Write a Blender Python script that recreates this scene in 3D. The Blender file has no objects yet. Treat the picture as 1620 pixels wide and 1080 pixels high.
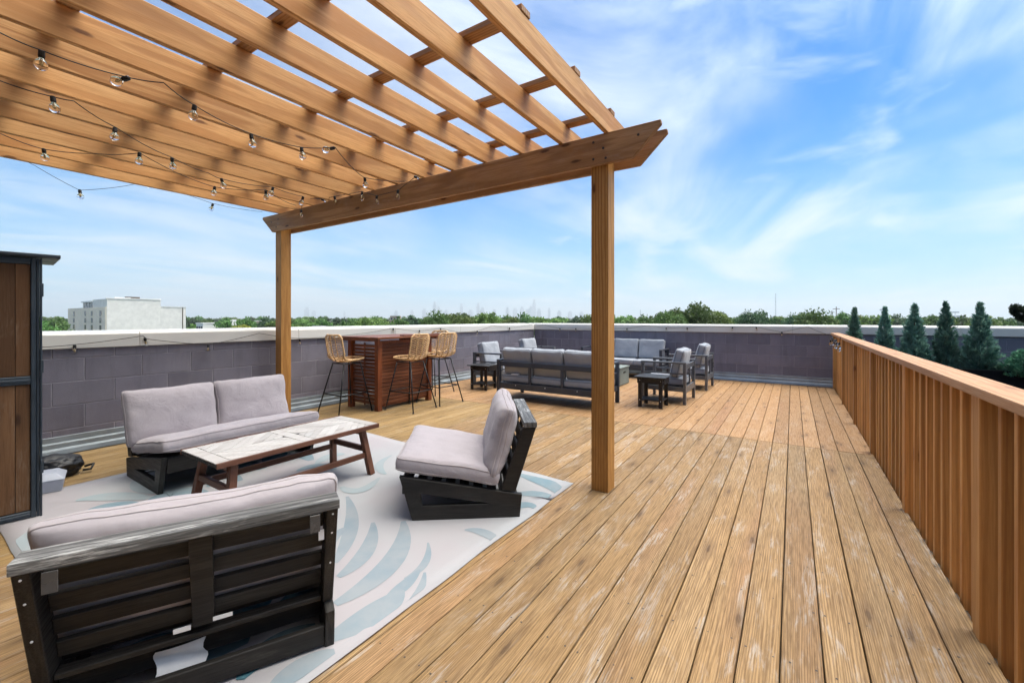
import bpy, bmesh, math, random
from mathutils import Vector, Matrix, noise as mnoise
R = math.radians
S = bpy.context.scene
C = S.collection

# ------------------------------------------------------------------ camera
H = 1.35
YAW = R(33.15)
cam_d = bpy.data.cameras.new('camera')
cam_d.sensor_width = 36.0
cam_d.lens = 36.0 * 680 / 1620
cam_d.shift_y = -36.0 / 1620
cam_d.clip_start = 0.05
cam_d.clip_end = 60000
cam = bpy.data.objects.new('camera', cam_d)
cam.location = (0, 0, H)
cam.rotation_euler = (R(90), 0, YAW)
C.objects.link(cam)
S.camera = cam

# ------------------------------------------------------------------ sky, sun, exposure
CLOUD = (5.3, 5.6, 5.75)
SKY = 0.051
CS = 15.3
SUN_EL, SUN_AZ = R(70), R(40)          # azimuth measured from +Y towards +X
world = bpy.data.worlds.new('World')
S.world = world
world.use_nodes = True
wt = world.node_tree
wt.nodes.clear()
def wn(t, **k):
    n = wt.nodes.new(t)
    for a, b in k.items(): setattr(n, a, b)
    return n
def wl(a, b): wt.links.new(a, b)
out = wn('ShaderNodeOutputWorld'); bg = wn('ShaderNodeBackground')
sky = wn('ShaderNodeTexSky', sky_type='NISHITA', sun_disc=False)
sky.sun_elevation = SUN_EL; sky.sun_rotation = SUN_AZ
sky.air_density = 1.0; sky.dust_density = 0.6; sky.ozone_density = 2.0
def wmath(op, a, b=None, clamp=False):
    n = wn('ShaderNodeMath', operation=op, use_clamp=clamp)
    for i, v in enumerate((a, b)):
        if v is None: continue
        if isinstance(v, (int, float)): n.inputs[i].default_value = v
        else: wl(v, n.inputs[i])
    return n.outputs[0]
def wmix(fac, a, b, blend='MIX'):
    n = wn('ShaderNodeMix', data_type='RGBA', blend_type=blend)
    for i, v in ((0, fac), (6, a), (7, b)):
        if isinstance(v, (int, float)): n.inputs[i].default_value = v
        elif isinstance(v, tuple): n.inputs[i].default_value = v
        else: wl(v, n.inputs[i])
    return n.outputs[2]
def wramp(fac, a, b):
    n = wn('ShaderNodeMapRange'); n.interpolation_type = 'SMOOTHSTEP'
    wl(fac, n.inputs[0]); n.inputs[1].default_value = a; n.inputs[2].default_value = b
    return n.outputs[0]
tc = wn('ShaderNodeTexCoord')
sep = wn('ShaderNodeSeparateXYZ'); wl(tc.outputs['Generated'], sep.inputs[0])
dz = wmath('MAXIMUM', sep.outputs[2], 0.0)
den = wmath('ADD', dz, 0.10)
comb = wn('ShaderNodeCombineXYZ')
wl(wmath('DIVIDE', sep.outputs[0], den), comb.inputs[0])
wl(wmath('DIVIDE', sep.outputs[1], den), comb.inputs[1])
def wnoise(scale, detail, rough, dist, rot, sx, sy, off):
    m = wn('ShaderNodeMapping'); wl(comb.outputs[0], m.inputs[0])
    m.inputs['Rotation'].default_value = (0, 0, R(rot)); m.inputs['Scale'].default_value = (sx, sy, 1)
    m.inputs['Location'].default_value = (off[0] + CS, off[1] - CS * .7, CS)
    n = wn('ShaderNodeTexNoise'); wl(m.outputs[0], n.inputs['Vector'])
    n.inputs['Scale'].default_value = scale; n.inputs['Detail'].default_value = detail
    n.inputs['Roughness'].default_value = rough; n.inputs['Distortion'].default_value = dist
    return n.outputs[0]
n_big = wnoise(0.45, 4, .55, .6, 30, 1, .7, (1.3, 4.1, 0))
n_wisp = wnoise(0.8, 7, .58, 1.0, 55, 1.3, .55, (7.7, 2.2, 0))
n_soft = wnoise(1.1, 6, .55, .4, 20, 1, 1, (3.1, 9.4, 0))
wisp = wmath('MULTIPLY', wmath('MULTIPLY', wramp(n_wisp, .32, .70), wramp(n_big, .34, .58)), 1.)
puff = wmath('MULTIPLY', wramp(n_soft, .54, .76), .75)
cl = wmath('MAXIMUM', wisp, puff)
hor = wramp(dz, .42, .0)
cl = wmath('MULTIPLY', cl, .74, clamp=True)
tint = wmix(1.0, sky.outputs[0], (0.01, 0.57, 1.02, 1), 'MULTIPLY')
tint = wmix(wmath('MULTIPLY', hor, .62), tint, (3.3, 4.85, 5.6, 1))
# thin cloud glows round the veiled sun
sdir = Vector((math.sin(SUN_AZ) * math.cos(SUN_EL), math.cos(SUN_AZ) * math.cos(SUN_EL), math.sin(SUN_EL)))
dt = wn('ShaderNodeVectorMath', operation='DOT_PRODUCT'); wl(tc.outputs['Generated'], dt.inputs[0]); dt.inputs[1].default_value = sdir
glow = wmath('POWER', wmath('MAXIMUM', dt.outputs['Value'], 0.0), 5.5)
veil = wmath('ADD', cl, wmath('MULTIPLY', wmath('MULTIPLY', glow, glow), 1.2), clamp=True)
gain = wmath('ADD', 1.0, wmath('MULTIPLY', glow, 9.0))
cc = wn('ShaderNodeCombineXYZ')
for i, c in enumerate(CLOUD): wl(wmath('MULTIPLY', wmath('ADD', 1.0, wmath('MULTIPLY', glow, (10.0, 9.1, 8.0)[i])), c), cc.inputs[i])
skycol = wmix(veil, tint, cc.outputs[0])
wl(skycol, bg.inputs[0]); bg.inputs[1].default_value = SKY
wl(bg.outputs[0], out.inputs[0])

sun_d = bpy.data.lights.new('sun', 'SUN')
sun_d.energy = 1.0; sun_d.angle = R(55); sun_d.color = (1.0, .92, .81)
sun = bpy.data.objects.new('sun', sun_d); C.objects.link(sun)
sdir = Vector((math.sin(SUN_AZ) * math.cos(SUN_EL), math.cos(SUN_AZ) * math.cos(SUN_EL), math.sin(SUN_EL)))
sun.rotation_euler = sdir.to_track_quat('Z', 'Y').to_euler()
sun.location = (0, 0, 30)
S.view_settings.view_transform = 'Standard'
S.view_settings.look = 'None'
S.view_settings.gamma = 1.0
S.view_settings.exposure = 1.85
S.view_settings.use_curve_mapping = False

# ------------------------------------------------------------------ helpers
rnd = random.Random(7)
class MB:
    def __init__(s): s.v = []; s.f = []
    def add(s, vs, fs):
        o = len(s.v); s.v += [tuple(p) for p in vs]; s.f += [tuple(i + o for i in f) for f in fs]; return s
    def box(s, x0, x1, y0, y1, z0, z1, M=None):
        vs = [Vector((x, y, z)) for z in (z0, z1) for (x, y) in ((x0, y0), (x1, y0), (x1, y1), (x0, y1))]
        if M is not None: vs = [M @ p for p in vs]
        return s.add(vs, [(3, 2, 1, 0), (4, 5, 6, 7), (0, 1, 5, 4), (1, 2, 6, 5), (2, 3, 7, 6), (3, 0, 4, 7)])
    def beam(s, a, b, w, h, up=(0, 0, 1)):
        a, b = Vector(a), Vector(b); d = (b - a).normalized()
        x = d.cross(Vector(up)).normalized(); z = x.cross(d)
        vs = [p + x * (sx * w / 2) + z * (sz * h / 2) for p in (a, b) for (sx, sz) in ((-1, -1), (1, -1), (1, 1), (-1, 1))]
        return s.add(vs, [(0, 1, 2, 3), (7, 6, 5, 4), (1, 0, 4, 5), (2, 1, 5, 6), (3, 2, 6, 7), (0, 3, 7, 4)])
    def prism(s, pts, f0, f1):      # pts 2d ccw; f0/f1 map 2d -> 3d for both caps
        n = len(pts); vs = [f0(p) for p in pts] + [f1(p) for p in pts]
        fs = [tuple(range(n - 1, -1, -1)), tuple(range(n, 2 * n))]
        fs += [(i, (i + 1) % n, n + (i + 1) % n, n + i) for i in range(n)]
        return s.add(vs, fs)
    def tube(s, pts, r, n=8, cap=True, closed=False):
        pts = [Vector(p) for p in pts]; k = len(pts); vs = []; fs = []
        prev = None
        for i, p in enumerate(pts):
            if closed: d = pts[(i + 1) % k] - pts[i - 1]
            else: d = pts[min(i + 1, k - 1)] - pts[max(i - 1, 0)]
            d.normalize()
            ref = prev if prev is not None else (Vector((0, 0, 1)) if abs(d.z) < .9 else Vector((1, 0, 0)))
            x = (ref - d * ref.dot(d)).normalized(); y = d.cross(x); prev = x
            rr = r[i] if isinstance(r, (list, tuple)) else r
            vs += [p + x * rr * math.cos(2 * math.pi * j / n) + y * rr * math.sin(2 * math.pi * j / n) for j in range(n)]
        m = k if closed else k - 1
        for i in range(m):
            a, b = i * n, ((i + 1) % k) * n
            fs += [(a + j, a + (j + 1) % n, b + (j + 1) % n, b + j) for j in range(n)]
        if cap and not closed: fs += [tuple(range(n - 1, -1, -1)), tuple(range((k - 1) * n, k * n))]
        return s.add(vs, fs)
    def lathe(s, prof, n=12, M=None):
        vs = []; fs = []
        for (r, z) in prof:
            vs += [Vector((r * math.cos(2 * math.pi * j / n), r * math.sin(2 * math.pi * j / n), z)) for j in range(n)]
        for i in range(len(prof) - 1):
            fs += [(i * n + j, i * n + (j + 1) % n, (i + 1) * n + (j + 1) % n, (i + 1) * n + j) for j in range(n)]
        fs += [tuple(range(n - 1, -1, -1)), tuple(range((len(prof) - 1) * n, len(prof) * n))]
        if M is not None: vs = [M @ p for p in vs]
        return s.add(vs, fs)
    def mesh(s, name, mat=None, bevel=0, smooth=False, seg=1):
        me = bpy.data.meshes.new(name); me.from_pydata(s.v, [], s.f)
        bm = bmesh.new(); bm.from_mesh(me)
        bmesh.ops.recalc_face_normals(bm, faces=bm.faces)
        if bevel:
            es = [e for e in bm.edges if len(e.link_faces) == 2 and e.calc_face_angle(0) > .4]
            bmesh.ops.bevel(bm, geom=es, offset=bevel, segments=seg, affect='EDGES', profile=.7)
        bm.to_mesh(me); bm.free()
        if mat: me.materials.append(mat)
        if smooth:
            me.shade_smooth()
        return me
    def build(s, name, mat, parent=None, bevel=0, smooth=False, seg=1, loc=None):
        return ob(name, s.mesh(name, mat, bevel, smooth, seg), parent, loc)
def ob(name, me, parent=None, loc=None, rot=None, scale=None):
    o = bpy.data.objects.new(name, me); C.objects.link(o)
    if parent is not None: o.parent = parent
    if loc is not None: o.location = loc
    if rot is not None: o.rotation_euler = rot
    if scale is not None: o.scale = scale
    return o
def tag(o, label=None, cat=None, group=None, kind=None):
    if label: o['label'] = label
    if cat: o['category'] = cat
    if group: o['group'] = group
    if kind: o['kind'] = kind
    return o
def thing(name, label, cat, loc=(0, 0, 0), rz=0, group=None):
    return tag(ob(name, None, None, loc, (0, 0, rz)), label, cat, group)
def kids(o): return [c for c in C.objects if c.parent == o]
def copy_tree(o, parent=None, label=None, loc=None, rz=None):
    tree = {}
    for c in C.objects:
        if c.parent: tree.setdefault(c.parent.name, []).append(c)
    def rec(s, p):
        c = s.copy(); C.objects.link(c); c.parent = p
        for ch in tree.get(s.name, []): rec(ch, c)
        return c
    r = rec(o, parent)
    if label: r['label'] = label
    if loc is not None: r.location = loc
    if rz is not None: r.rotation_euler = (0, 0, rz)
    return r
# unprojection used only to lay things out at real distances
F2 = (-math.sin(YAW), math.cos(YAW)); R2 = (math.cos(YAW), math.sin(YAW))
def ray(u, v):
    a = (u - 810) / 680
    return Vector((F2[0] + R2[0] * a, F2[1] + R2[1] * a, -(v - 504) / 680))
def at_d(u, d, z=0):
    p = ray(u, 504) * d; return Vector((p.x, p.y, z))
def at_z(u, v, z):
    r = ray(u, v); t = (z - H) / r.z; return Vector((r.x * t, r.y * t, z))
def at_y(u, v, y):
    r = ray(u, v); t = y / r.y; return Vector((r.x * t, y, H + r.z * t))
def at_x(u, v, x):
    r = ray(u, v); t = x / r.x; return Vector((x, r.y * t, H + r.z * t))

# ------------------------------------------------------------------ materials
class Mat:
    def __init__(s, name):
        s.m = bpy.data.materials.new(name); s.m.use_nodes = True; s.t = s.m.node_tree
        s.b = s.t.nodes['Principled BSDF']; s.o = s.t.nodes['Material Output']
    def n(s, t, **k):
        n = s.t.nodes.new(t)
        for a, b in k.items(): setattr(n, a, b)
        return n
    def l(s, a, b): s.t.links.new(a, b)
    def setin(s, inp, v):
        if isinstance(v, (int, float, tuple)): inp.default_value = v
        else: s.l(v, inp)
    def math(s, op, a, b=None, clamp=False):
        n = s.n('ShaderNodeMath', operation=op, use_clamp=clamp); s.setin(n.inputs[0], a)
        if b is not None: s.setin(n.inputs[1], b)
        return n.outputs[0]
    def mix(s, f, a, b, blend='MIX'):
        n = s.n('ShaderNodeMix', data_type='RGBA', blend_type=blend)
        for i, v in ((0, f), (6, a), (7, b)): s.setin(n.inputs[i], v)
        return n.outputs[2]
    def ramp(s, f, a, b, lo=0., hi=1.):
        n = s.n('ShaderNodeMapRange'); n.interpolation_type = 'SMOOTHSTEP'
        s.l(f, n.inputs[0]); n.inputs[1].default_value = a; n.inputs[2].default_value = b
        n.inputs[3].default_value = lo; n.inputs[4].default_value = hi
        return n.outputs[0]
    def noise(s, vec, scale, detail=4, rough=.55, dist=0):
        n = s.n('ShaderNodeTexNoise'); s.l(vec, n.inputs['Vector'])
        n.inputs['Scale'].default_value = scale; n.inputs['Detail'].default_value = detail
        n.inputs['Roughness'].default_value = rough; n.inputs['Distortion'].default_value = dist
        return n.outputs[0]
    def mapping(s, vec, sc=(1, 1, 1), loc=(0, 0, 0)):
        n = s.n('ShaderNodeMapping'); s.l(vec, n.inputs[0]); n.inputs['Scale'].default_value = sc; n.inputs['Location'].default_value = loc
        return n.outputs[0]
    def coords(s, axis='Y'):
        tc = s.n('ShaderNodeTexCoord'); oi = s.n('ShaderNodeObjectInfo')
        sp = s.n('ShaderNodeSeparateXYZ'); s.l(tc.outputs['Object'], sp.inputs[0])
        cb = s.n('ShaderNodeCombineXYZ')
        order = {'X': (1, 0, 2), 'Y': (0, 1, 2), 'Z': (0, 2, 1)}[axis]
        for i, k in enumerate(order): s.l(sp.outputs[k], cb.inputs[i])
        off = s.n('ShaderNodeCombineXYZ')
        s.l(s.math('MULTIPLY', oi.outputs['Random'], 37.), off.inputs[0]); s.l(s.math('MULTIPLY', oi.outputs['Random'], 91.), off.inputs[1])
        s.l(s.math('MULTIPLY', oi.outputs['Random'], 53.), off.inputs[2])
        ad = s.n('ShaderNodeVectorMath', operation='ADD'); s.l(cb.outputs[0], ad.inputs[0]); s.l(off.outputs[0], ad.inputs[1])
        s.rand = oi.outputs['Random']; s.obj = tc.outputs['Object']
        return ad.outputs[0]
    def bump(s, h, strength=.3, dist=.01):
        n = s.n('ShaderNodeBump'); n.inputs['Strength'].default_value = strength; n.inputs['Distance'].default_value = dist
        s.l(h, n.inputs['Height']); s.l(n.outputs[0], s.b.inputs['Normal'])
    def fin(s, col=None, rough=.6, metal=0, spec=.4):
        if col is not None: s.setin(s.b.inputs['Base Color'], col)
        s.setin(s.b.inputs['Roughness'], rough); s.b.inputs['Metallic'].default_value = metal
        s.b.inputs['Specular IOR Level'].default_value = spec
        return s.m
def c4(c): return (c[0], c[1], c[2], 1)
def wood(name, axis, base, dark, light=None, weather=0., worn=(.55, .5, .45), rough=.6, ring=14., knots=.5, var=.25, red=None, bump=.35, fibre=.5, spec=.3, gain=.62, stain=0., ks=(5.5, 1.7), dist=9., dsc=.55, mid=0.):
    m = Mat(name); v = m.coords(axis)
    st = m.mapping(v, (1, .07, 1)); st2 = m.mapping(v, (1, .035, 1))
    wv = m.n('ShaderNodeTexWave', wave_type='BANDS', bands_direction='X', wave_profile='SIN')
    m.l(st, wv.inputs['Vector']); wv.inputs['Scale'].default_value = ring; wv.inputs['Distortion'].default_value = dist
    wv.inputs['Detail'].default_value = 2.5; wv.inputs['Detail Scale'].default_value = dsc; wv.inputs['Detail Roughness'].default_value = .55
    fib = m.noise(st2, 190, 3, .6)
    big = m.noise(st, 5, 3, .6, .6)
    g = m.ramp(wv.outputs['Fac'], .35, .95)
    col = c4(base)
    if light: col = m.mix(m.ramp(big, .42, .70), col, c4(light))
    if red: col = m.mix(m.math('MULTIPLY', m.ramp(m.noise(st, 3.2, 2, .5), .54, .7), .6), col, c4(red))
    col = m.mix(m.math('MULTIPLY', m.math('MULTIPLY', g, gain), m.ramp(m.noise(st, 2.3, 3, .6), .3, .6, .45, 1.)), col, c4(dark))
    if stain: col = m.mix(m.math('MULTIPLY', m.ramp(m.noise(m.mapping(v, (1, .35, 1)), 3.1, 4, .6), .48, .70), stain), col, c4([x * .55 for x in dark]))
    if mid: col = m.mix(m.math('MULTIPLY', m.ramp(m.noise(m.mapping(v, (1, .05, 1)), 70, 6, .72, .5), .47, .66), mid), col, c4(dark))
    col = m.mix(m.math('MULTIPLY', m.ramp(fib, .42, .68), fibre), col, c4(dark))
    if weather:
        w1 = m.noise(m.mapping(v, (1, .24, 1)), 9, 5, .68, .8); w2 = m.noise(m.mapping(v, (1, .07, 1)), 110, 5, .72)
        wf = m.math('MULTIPLY', m.ramp(w1, .50, .66), m.ramp(w2, .42, .60))
        col = m.mix(m.math('MULTIPLY', wf, weather), col, c4(worn))
    if knots:
        vo = m.n('ShaderNodeTexVoronoi', voronoi_dimensions='2D'); sp = m.n('ShaderNodeSeparateXYZ'); m.l(v, sp.inputs[0]); kc = m.n('ShaderNodeCombineXYZ')
        m.l(m.math('MULTIPLY', m.math('ADD', sp.outputs[0], sp.outputs[2]), ks[0]), kc.inputs[0]); m.l(m.math('MULTIPLY', sp.outputs[1], ks[1]), kc.inputs[1])
        m.l(kc.outputs[0], vo.inputs['Vector']); vo.inputs['Scale'].default_value = 1.
        pick = m.n('ShaderNodeSeparateColor'); m.l(vo.outputs['Color'], pick.inputs[0])
        dn = m.math('ADD', vo.outputs['Distance'], m.math('MULTIPLY', m.noise(v, 30, 2), .05))
        sel = m.math('GREATER_THAN', pick.outputs[0], .66)
        kf = m.math('MULTIPLY', m.ramp(dn, .125, .06), sel)
        col = m.mix(m.math('MULTIPLY', m.math('MULTIPLY', m.ramp(dn, .34, .10), sel), .45), col, c4(dark))
        col = m.mix(m.math('MULTIPLY', kf, knots), col, (dark[0] * .3, dark[1] * .25, dark[2] * .25, 1))
    oi = m.math('ADD', m.math('MULTIPLY', m.rand, 2 * var), 1 - var)
    cb = m.n('ShaderNodeCombineColor')
    for i in range(3): m.l(oi, cb.inputs[i])
    col = m.mix(1., col, cb.outputs[0], 'MULTIPLY')
    h = m.math('ADD', m.math('MULTIPLY', g, -.5), m.math('MULTIPLY', fib, -.6))
    m.bump(h, bump, .004)
    return m.fin(col, m.ramp(fib, .3, .7, rough - .08, rough + .12), 0, spec)
def plain(name, col, rough=.5, metal=0, spec=.4, var=.12, scale=8, bump=0, bscale=200, rvar=.12, axis='Y'):
    m = Mat(name); v = m.coords(axis)
    n = m.noise(v, scale, 5, .6)
    c = m.mix(m.ramp(n, .3, .7), (col[0] * (1 - var), col[1] * (1 - var), col[2] * (1 - var), 1), (min(1, col[0] * (1 + var)), min(1, col[1] * (1 + var)), min(1, col[2] * (1 + var)), 1))
    if bump: m.bump(m.noise(v, bscale, 3, .6), bump, .003)
    return m.fin(c, m.ramp(n, .3, .7, max(0, rough - rvar), rough + rvar), metal, spec)
def fabric(name, col, rough=.9, weave=900):
    m = Mat(name); v = m.coords()
    n = m.noise(v, 4, 4, .6); f = m.noise(v, weave, 2, .7)
    c = m.mix(m.ramp(n, .3, .7), c4([x * .93 for x in col]), c4([min(1, x * 1.05) for x in col]))
    c = m.mix(m.math('MULTIPLY', m.ramp(f, .45, .7), .25), c, c4([x * .7 for x in col]))
    wr = m.noise(v, 7, 3, .55, .6)
    m.bump(m.math('ADD', m.math('MULTIPLY', f, .12), wr), .4, .03)
    m.b.inputs['Sheen Weight'].default_value = .25
    return m.fin(c, rough, 0, .15)
def leafmat(name, a, b, trans=.35, rough=.5):
    m = Mat(name); tc = m.n('ShaderNodeTexCoord'); oi = m.n('ShaderNodeObjectInfo')
    n = m.noise(tc.outputs['Object'], .9, 3, .6); n2 = m.noise(tc.outputs['Object'], 9, 2, .6)
    f = m.math('ADD', m.math('MULTIPLY', n, .6), m.math('MULTIPLY', n2, .5))
    c = m.mix(m.ramp(f, .35, .75), c4(a), c4(b))
    hs = m.n('ShaderNodeHueSaturation'); m.l(c, hs.inputs['Color'])
    m.l(m.math('ADD', m.math('MULTIPLY', oi.outputs['Random'], .045), .478), hs.inputs['Hue'])
    m.l(m.math('ADD', m.math('MULTIPLY', oi.outputs['Random'], .7), .65), hs.inputs['Value'])
    m.fin(hs.outputs[0], rough, 0, .3)
    tr = m.n('ShaderNodeBsdfTranslucent'); m.l(hs.outputs[0], tr.inputs[0])
    mx = m.n('ShaderNodeMixShader'); mx.inputs[0].default_value = trans
    m.l(m.b.outputs[0], mx.inputs[1]); m.l(tr.outputs[0], mx.inputs[2]); m.l(mx.outputs[0], m.o.inputs[0])
    return m.m

M = {}
M['deck_old'] = wood('deck_old', 'Y', (.315, .195, .084), (.118, .066, .028), (.335, .225, .112), .75, (.345, .305, .26), .62, 34, .55, .16, (.315, .178, .088), .4, .6, gain=.6, dist=34., dsc=.2, mid=.6, ks=(6.5, 1.5))
M['deck_new'] = wood('deck_new', 'Y', (.345, .198, .088), (.16, .082, .033), (.365, .222, .106), .35, (.42, .35, .28), .6, 28, .6, .14, (.345, .175, .085), .35, .5, gain=.5, dist=30., dsc=.22, mid=.5, ks=(6.5, 1.6))
M['deck_side'] = wood('deck_side', 'Y', (.30, .193, .077), (.135, .079, .03), (.322, .218, .097), .4, (.38, .33, .25), .62, 28, .5, .15, None, .3, .5, gain=.5, dist=30., dsc=.22, mid=.5)
P_ARGS = dict(rough=.55, ring=15, knots=.9, var=.16, bump=.2, fibre=.5, gain=.85, stain=.32, dist=16., dsc=.35, mid=.35)
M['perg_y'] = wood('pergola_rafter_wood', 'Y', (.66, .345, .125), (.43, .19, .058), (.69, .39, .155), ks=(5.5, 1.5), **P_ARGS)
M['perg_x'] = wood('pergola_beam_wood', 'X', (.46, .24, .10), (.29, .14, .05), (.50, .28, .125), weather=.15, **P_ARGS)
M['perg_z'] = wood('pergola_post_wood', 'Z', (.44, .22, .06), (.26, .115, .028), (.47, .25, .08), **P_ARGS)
M['rail_z'] = wood('baluster_wood', 'Z', (.56, .27, .08), (.35, .145, .042), (.58, .305, .10), rough=.55, ring=12, knots=.7, var=.28, bump=.2, fibre=.3)
M['rail_y'] = wood('rail_cap_wood', 'Y', (.45, .24, .12), (.30, .14, .062), (.47, .27, .14), rough=.55, ring=8, knots=.4, var=.06, bump=.25, fibre=.3)
M['black_x'] = wood('black_wood_x', 'X', (.020, .018, .017), (.008, .007, .007), (.034, .031, .027), .35, (.07, .065, .055), .5, 10, 0, .1, None, .4, .4)
M['black_y'] = wood('black_wood_y', 'Y', (.020, .018, .017), (.008, .007, .007), (.034, .031, .027), .35, (.07, .065, .055), .5, 10, 0, .1, None, .4, .4)
M['worn_x'] = wood('worn_grey_wood', 'X', (.12, .12, .118), (.025, .025, .025), (.21, .21, .207), .95, (.48, .48, .47), .5, 10, 0, .05, None, .5, .7)
M['brown_x'] = wood('table_brown_x', 'X', (.17, .072, .042), (.09, .034, .02), (.20, .09, .055), .2, (.34, .24, .2), .5, 10, .3, .1, None, .3, .4)
M['brown_y'] = wood('table_brown_y', 'Y', (.17, .072, .042), (.09, .034, .02), (.20, .09, .055), .2, (.34, .24, .2), .5, 10, .3, .1, None, .3, .4)
M['brown_z'] = wood('table_brown_z', 'Z', (.17, .072, .042), (.09, .034, .02), (.20, .09, .055), .2, (.34, .24, .2), .5, 10, .3, .1, None, .3, .4)
M['white_plank'] = wood('whitewashed_plank', 'Y', (.56, .54, .515), (.37, .33, .30), (.61, .60, .58), .5, (.25, .19, .15), .55, 14, .25, .12, None, .3, .35)
M['bar_x'] = wood('bar_wood_x', 'X', (.165, .055, .024), (.078, .022, .010), (.205, .074, .034), 0, rough=.42, ring=12, knots=.1, var=.2, bump=.15, fibre=.4)
M['bar_y'] = wood('bar_wood_y', 'Y', (.165, .055, .024), (.078, .022, .010), (.205, .074, .034), 0, rough=.42, ring=12, knots=.1, var=.2, bump=.15, fibre=.4)
M['bar_z'] = wood('bar_wood_z', 'Z', (.21, .062, .022), (.11, .027, .01), (.26, .08, .03), 0, rough=.42, ring=12, knots=.1, var=.1, bump=.15, fibre=.4)
M['shed_z'] = wood('shed_wood', 'Z', (.155, .078, .034), (.075, .034, .014), (.20, .105, .05), .3, (.32, .24, .17), .6, 8, .7, .2, None, .3, .4)
M['shed_metal'] = plain('shed_metal', (.040, .055, .072), .42, .3, .5, .25, 6)
M['lounge_fabric'] = fabric('lounge_fabric', (.40, .362, .382))
M['grey_fabric'] = fabric('grey_fabric', (.30, .32, .355))
M['grey_pipe'] = plain('grey_piping', (.10, .11, .13), .8)
M['lounge_pipe'] = plain('lounge_piping', (.385, .345, .35), .8)
M['alu'] = plain('charcoal_aluminium', (.052, .060, .078), .42, .35, .5, .12, 5)
M['alu_light'] = plain('grey_aluminium', (.13, .138, .15), .38, .45, .5, .1, 5)
M['black_metal'] = plain('black_metal', (.012, .012, .013), .4, .4, .5, .2, 9)
M['black_resin'] = plain('black_resin', (.010, .010, .011), .45, 0, .45, .2, 9)
M['stone_green'] = plain('grey_green_panel', (.17, .20, .185), .6, 0, .35, .12, 4)
M['rattan'] = plain('rattan', (.56, .36, .18), .55, 0, .35, .28, 35, .4, 160)
M['white_metal'] = plain('white_coping_metal', (.62, .60, .555), .45, .05, .45, .05, 1.2)
M['flashing'] = plain('flashing_metal', (.27, .31, .34), .45, .4, .5, .18, 3)
M['wire'] = plain('black_wire', (.012, .012, .012), .5)
M['screw'] = plain('screw', (.05, .042, .036), .5, .3)
M['tag_white'] = plain('white_paper', (.74, .75, .77), .7, 0, .3, .05, 20)
M['plastic_clear'] = plain('grey_plastic_strap', (.07, .07, .072), .3, 0, .5)
M['membrane'] = plain('black_roof_membrane', (.0075, .0075, .009), .93, 0, .05, .25, 2)
M['planter'] = plain('black_planter', (.0065, .0065, .008), .9, 0, .08, .2, 4)
M['bag'] = plain('black_bag', (.013, .014, .017), .55, 0, .5, .2, 9)
M['box_plastic'] = plain('grey_plastic', (.40, .43, .50), .4, 0, .45, .06, 6)
M['shade_siding'] = plain('black_shade_siding', (.022, .022, .024), .7, 0, .25, .2, 3)  # near-black so the added house behind the camera reflects little light
M['ground'] = plain('town_ground', (.085, .10, .06), .95, 0, .1, .35, .02)
M['roof_slab'] = plain('roof_slab', (.10, .10, .10), .9, 0, .2)
M['bark'] = plain('bark', (.07, .052, .036), .9, 0, .2, .3, 6)
def wallmat():
    m = Mat('painted_block'); v = m.coords()
    n = m.noise(m.obj, 55, 5, .65); n2 = m.noise(v, 2.2, 4, .6); pit = m.noise(v, 160, 3, .6)
    c = m.mix(m.ramp(n2, .3, .7), (.158, .149, .184, 1), (.195, .185, .222, 1))
    c = m.mix(m.math('MULTIPLY', m.ramp(pit, .62, .75), .5), c, (.03, .028, .034, 1))
    gp = m.n('ShaderNodeNewGeometry'); stn = m.noise(m.mapping(gp.outputs['Position'], (3.2, 3.2, .45)), 1.6, 6, .68)
    c = m.mix(m.math('MULTIPLY', m.ramp(stn, .50, .72), .42), c, (.085, .082, .10, 1))
    c = m.mix(m.math('MULTIPLY', m.ramp(stn, .44, .26), .30), c, (.27, .26, .28, 1))
    r = m.math('ADD', m.math('MULTIPLY', m.rand, .26), .87)
    cb = m.n('ShaderNodeCombineColor')
    for i in range(3): m.l(r, cb.inputs[i])
    c = m.mix(1., c, cb.outputs[0], 'MULTIPLY')
    m.bump(m.math('ADD', m.math('MULTIPLY', n, .6), pit), .35, .004)
    return m.fin(c, .62, 0, .35)
M['block'] = wallmat()
M['mortar'] = plain('painted_mortar', (.27, .258, .285), .75, 0, .3, .2, 9, .3, 120)
def glassmat(name):
    m = Mat(name); m.b.inputs['Transmission Weight'].default_value = 1.; m.b.inputs['IOR'].default_value = 1.3
    return m.fin((.98, .98, .97, 1), .02, 0, .5)
M['glass'] = glassmat('bulb_glass')
M['filament'] = plain('bulb_core', (.55, .42, .22), .35, .4)
# ------------------------------------------------------------------ terrain, roof
GZ = -11.0
def ground():
    n = 40; vs = []; fs = []
    L = 15000
    for j in range(n + 1):
        for i in range(n + 1):
            a = 2 * i / n - 1; b = 2 * j / n - 1
            x = L * a * abs(a); y = L * b * abs(b)
            vs.append((x, y, GZ))
    for j in range(n):
        for i in range(n):
            k = j * (n + 1) + i; fs.append((k, k + 1, k + n + 2, k + n + 1))
    tag(MB().add(vs, fs).build('ground', M['ground']), kind='structure')
ground()
# the roof of the building that carries the deck: body, membrane field
tag(MB().box(-6.42, 8.4, -4, 10.86, GZ, -.16).build('roof', M['roof_slab']), kind='structure')
tag(MB().box(.80, 8.2, -1.0, 10.55, -.155, -.03).build('roof_membrane', M['membrane']), kind='structure')

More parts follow.
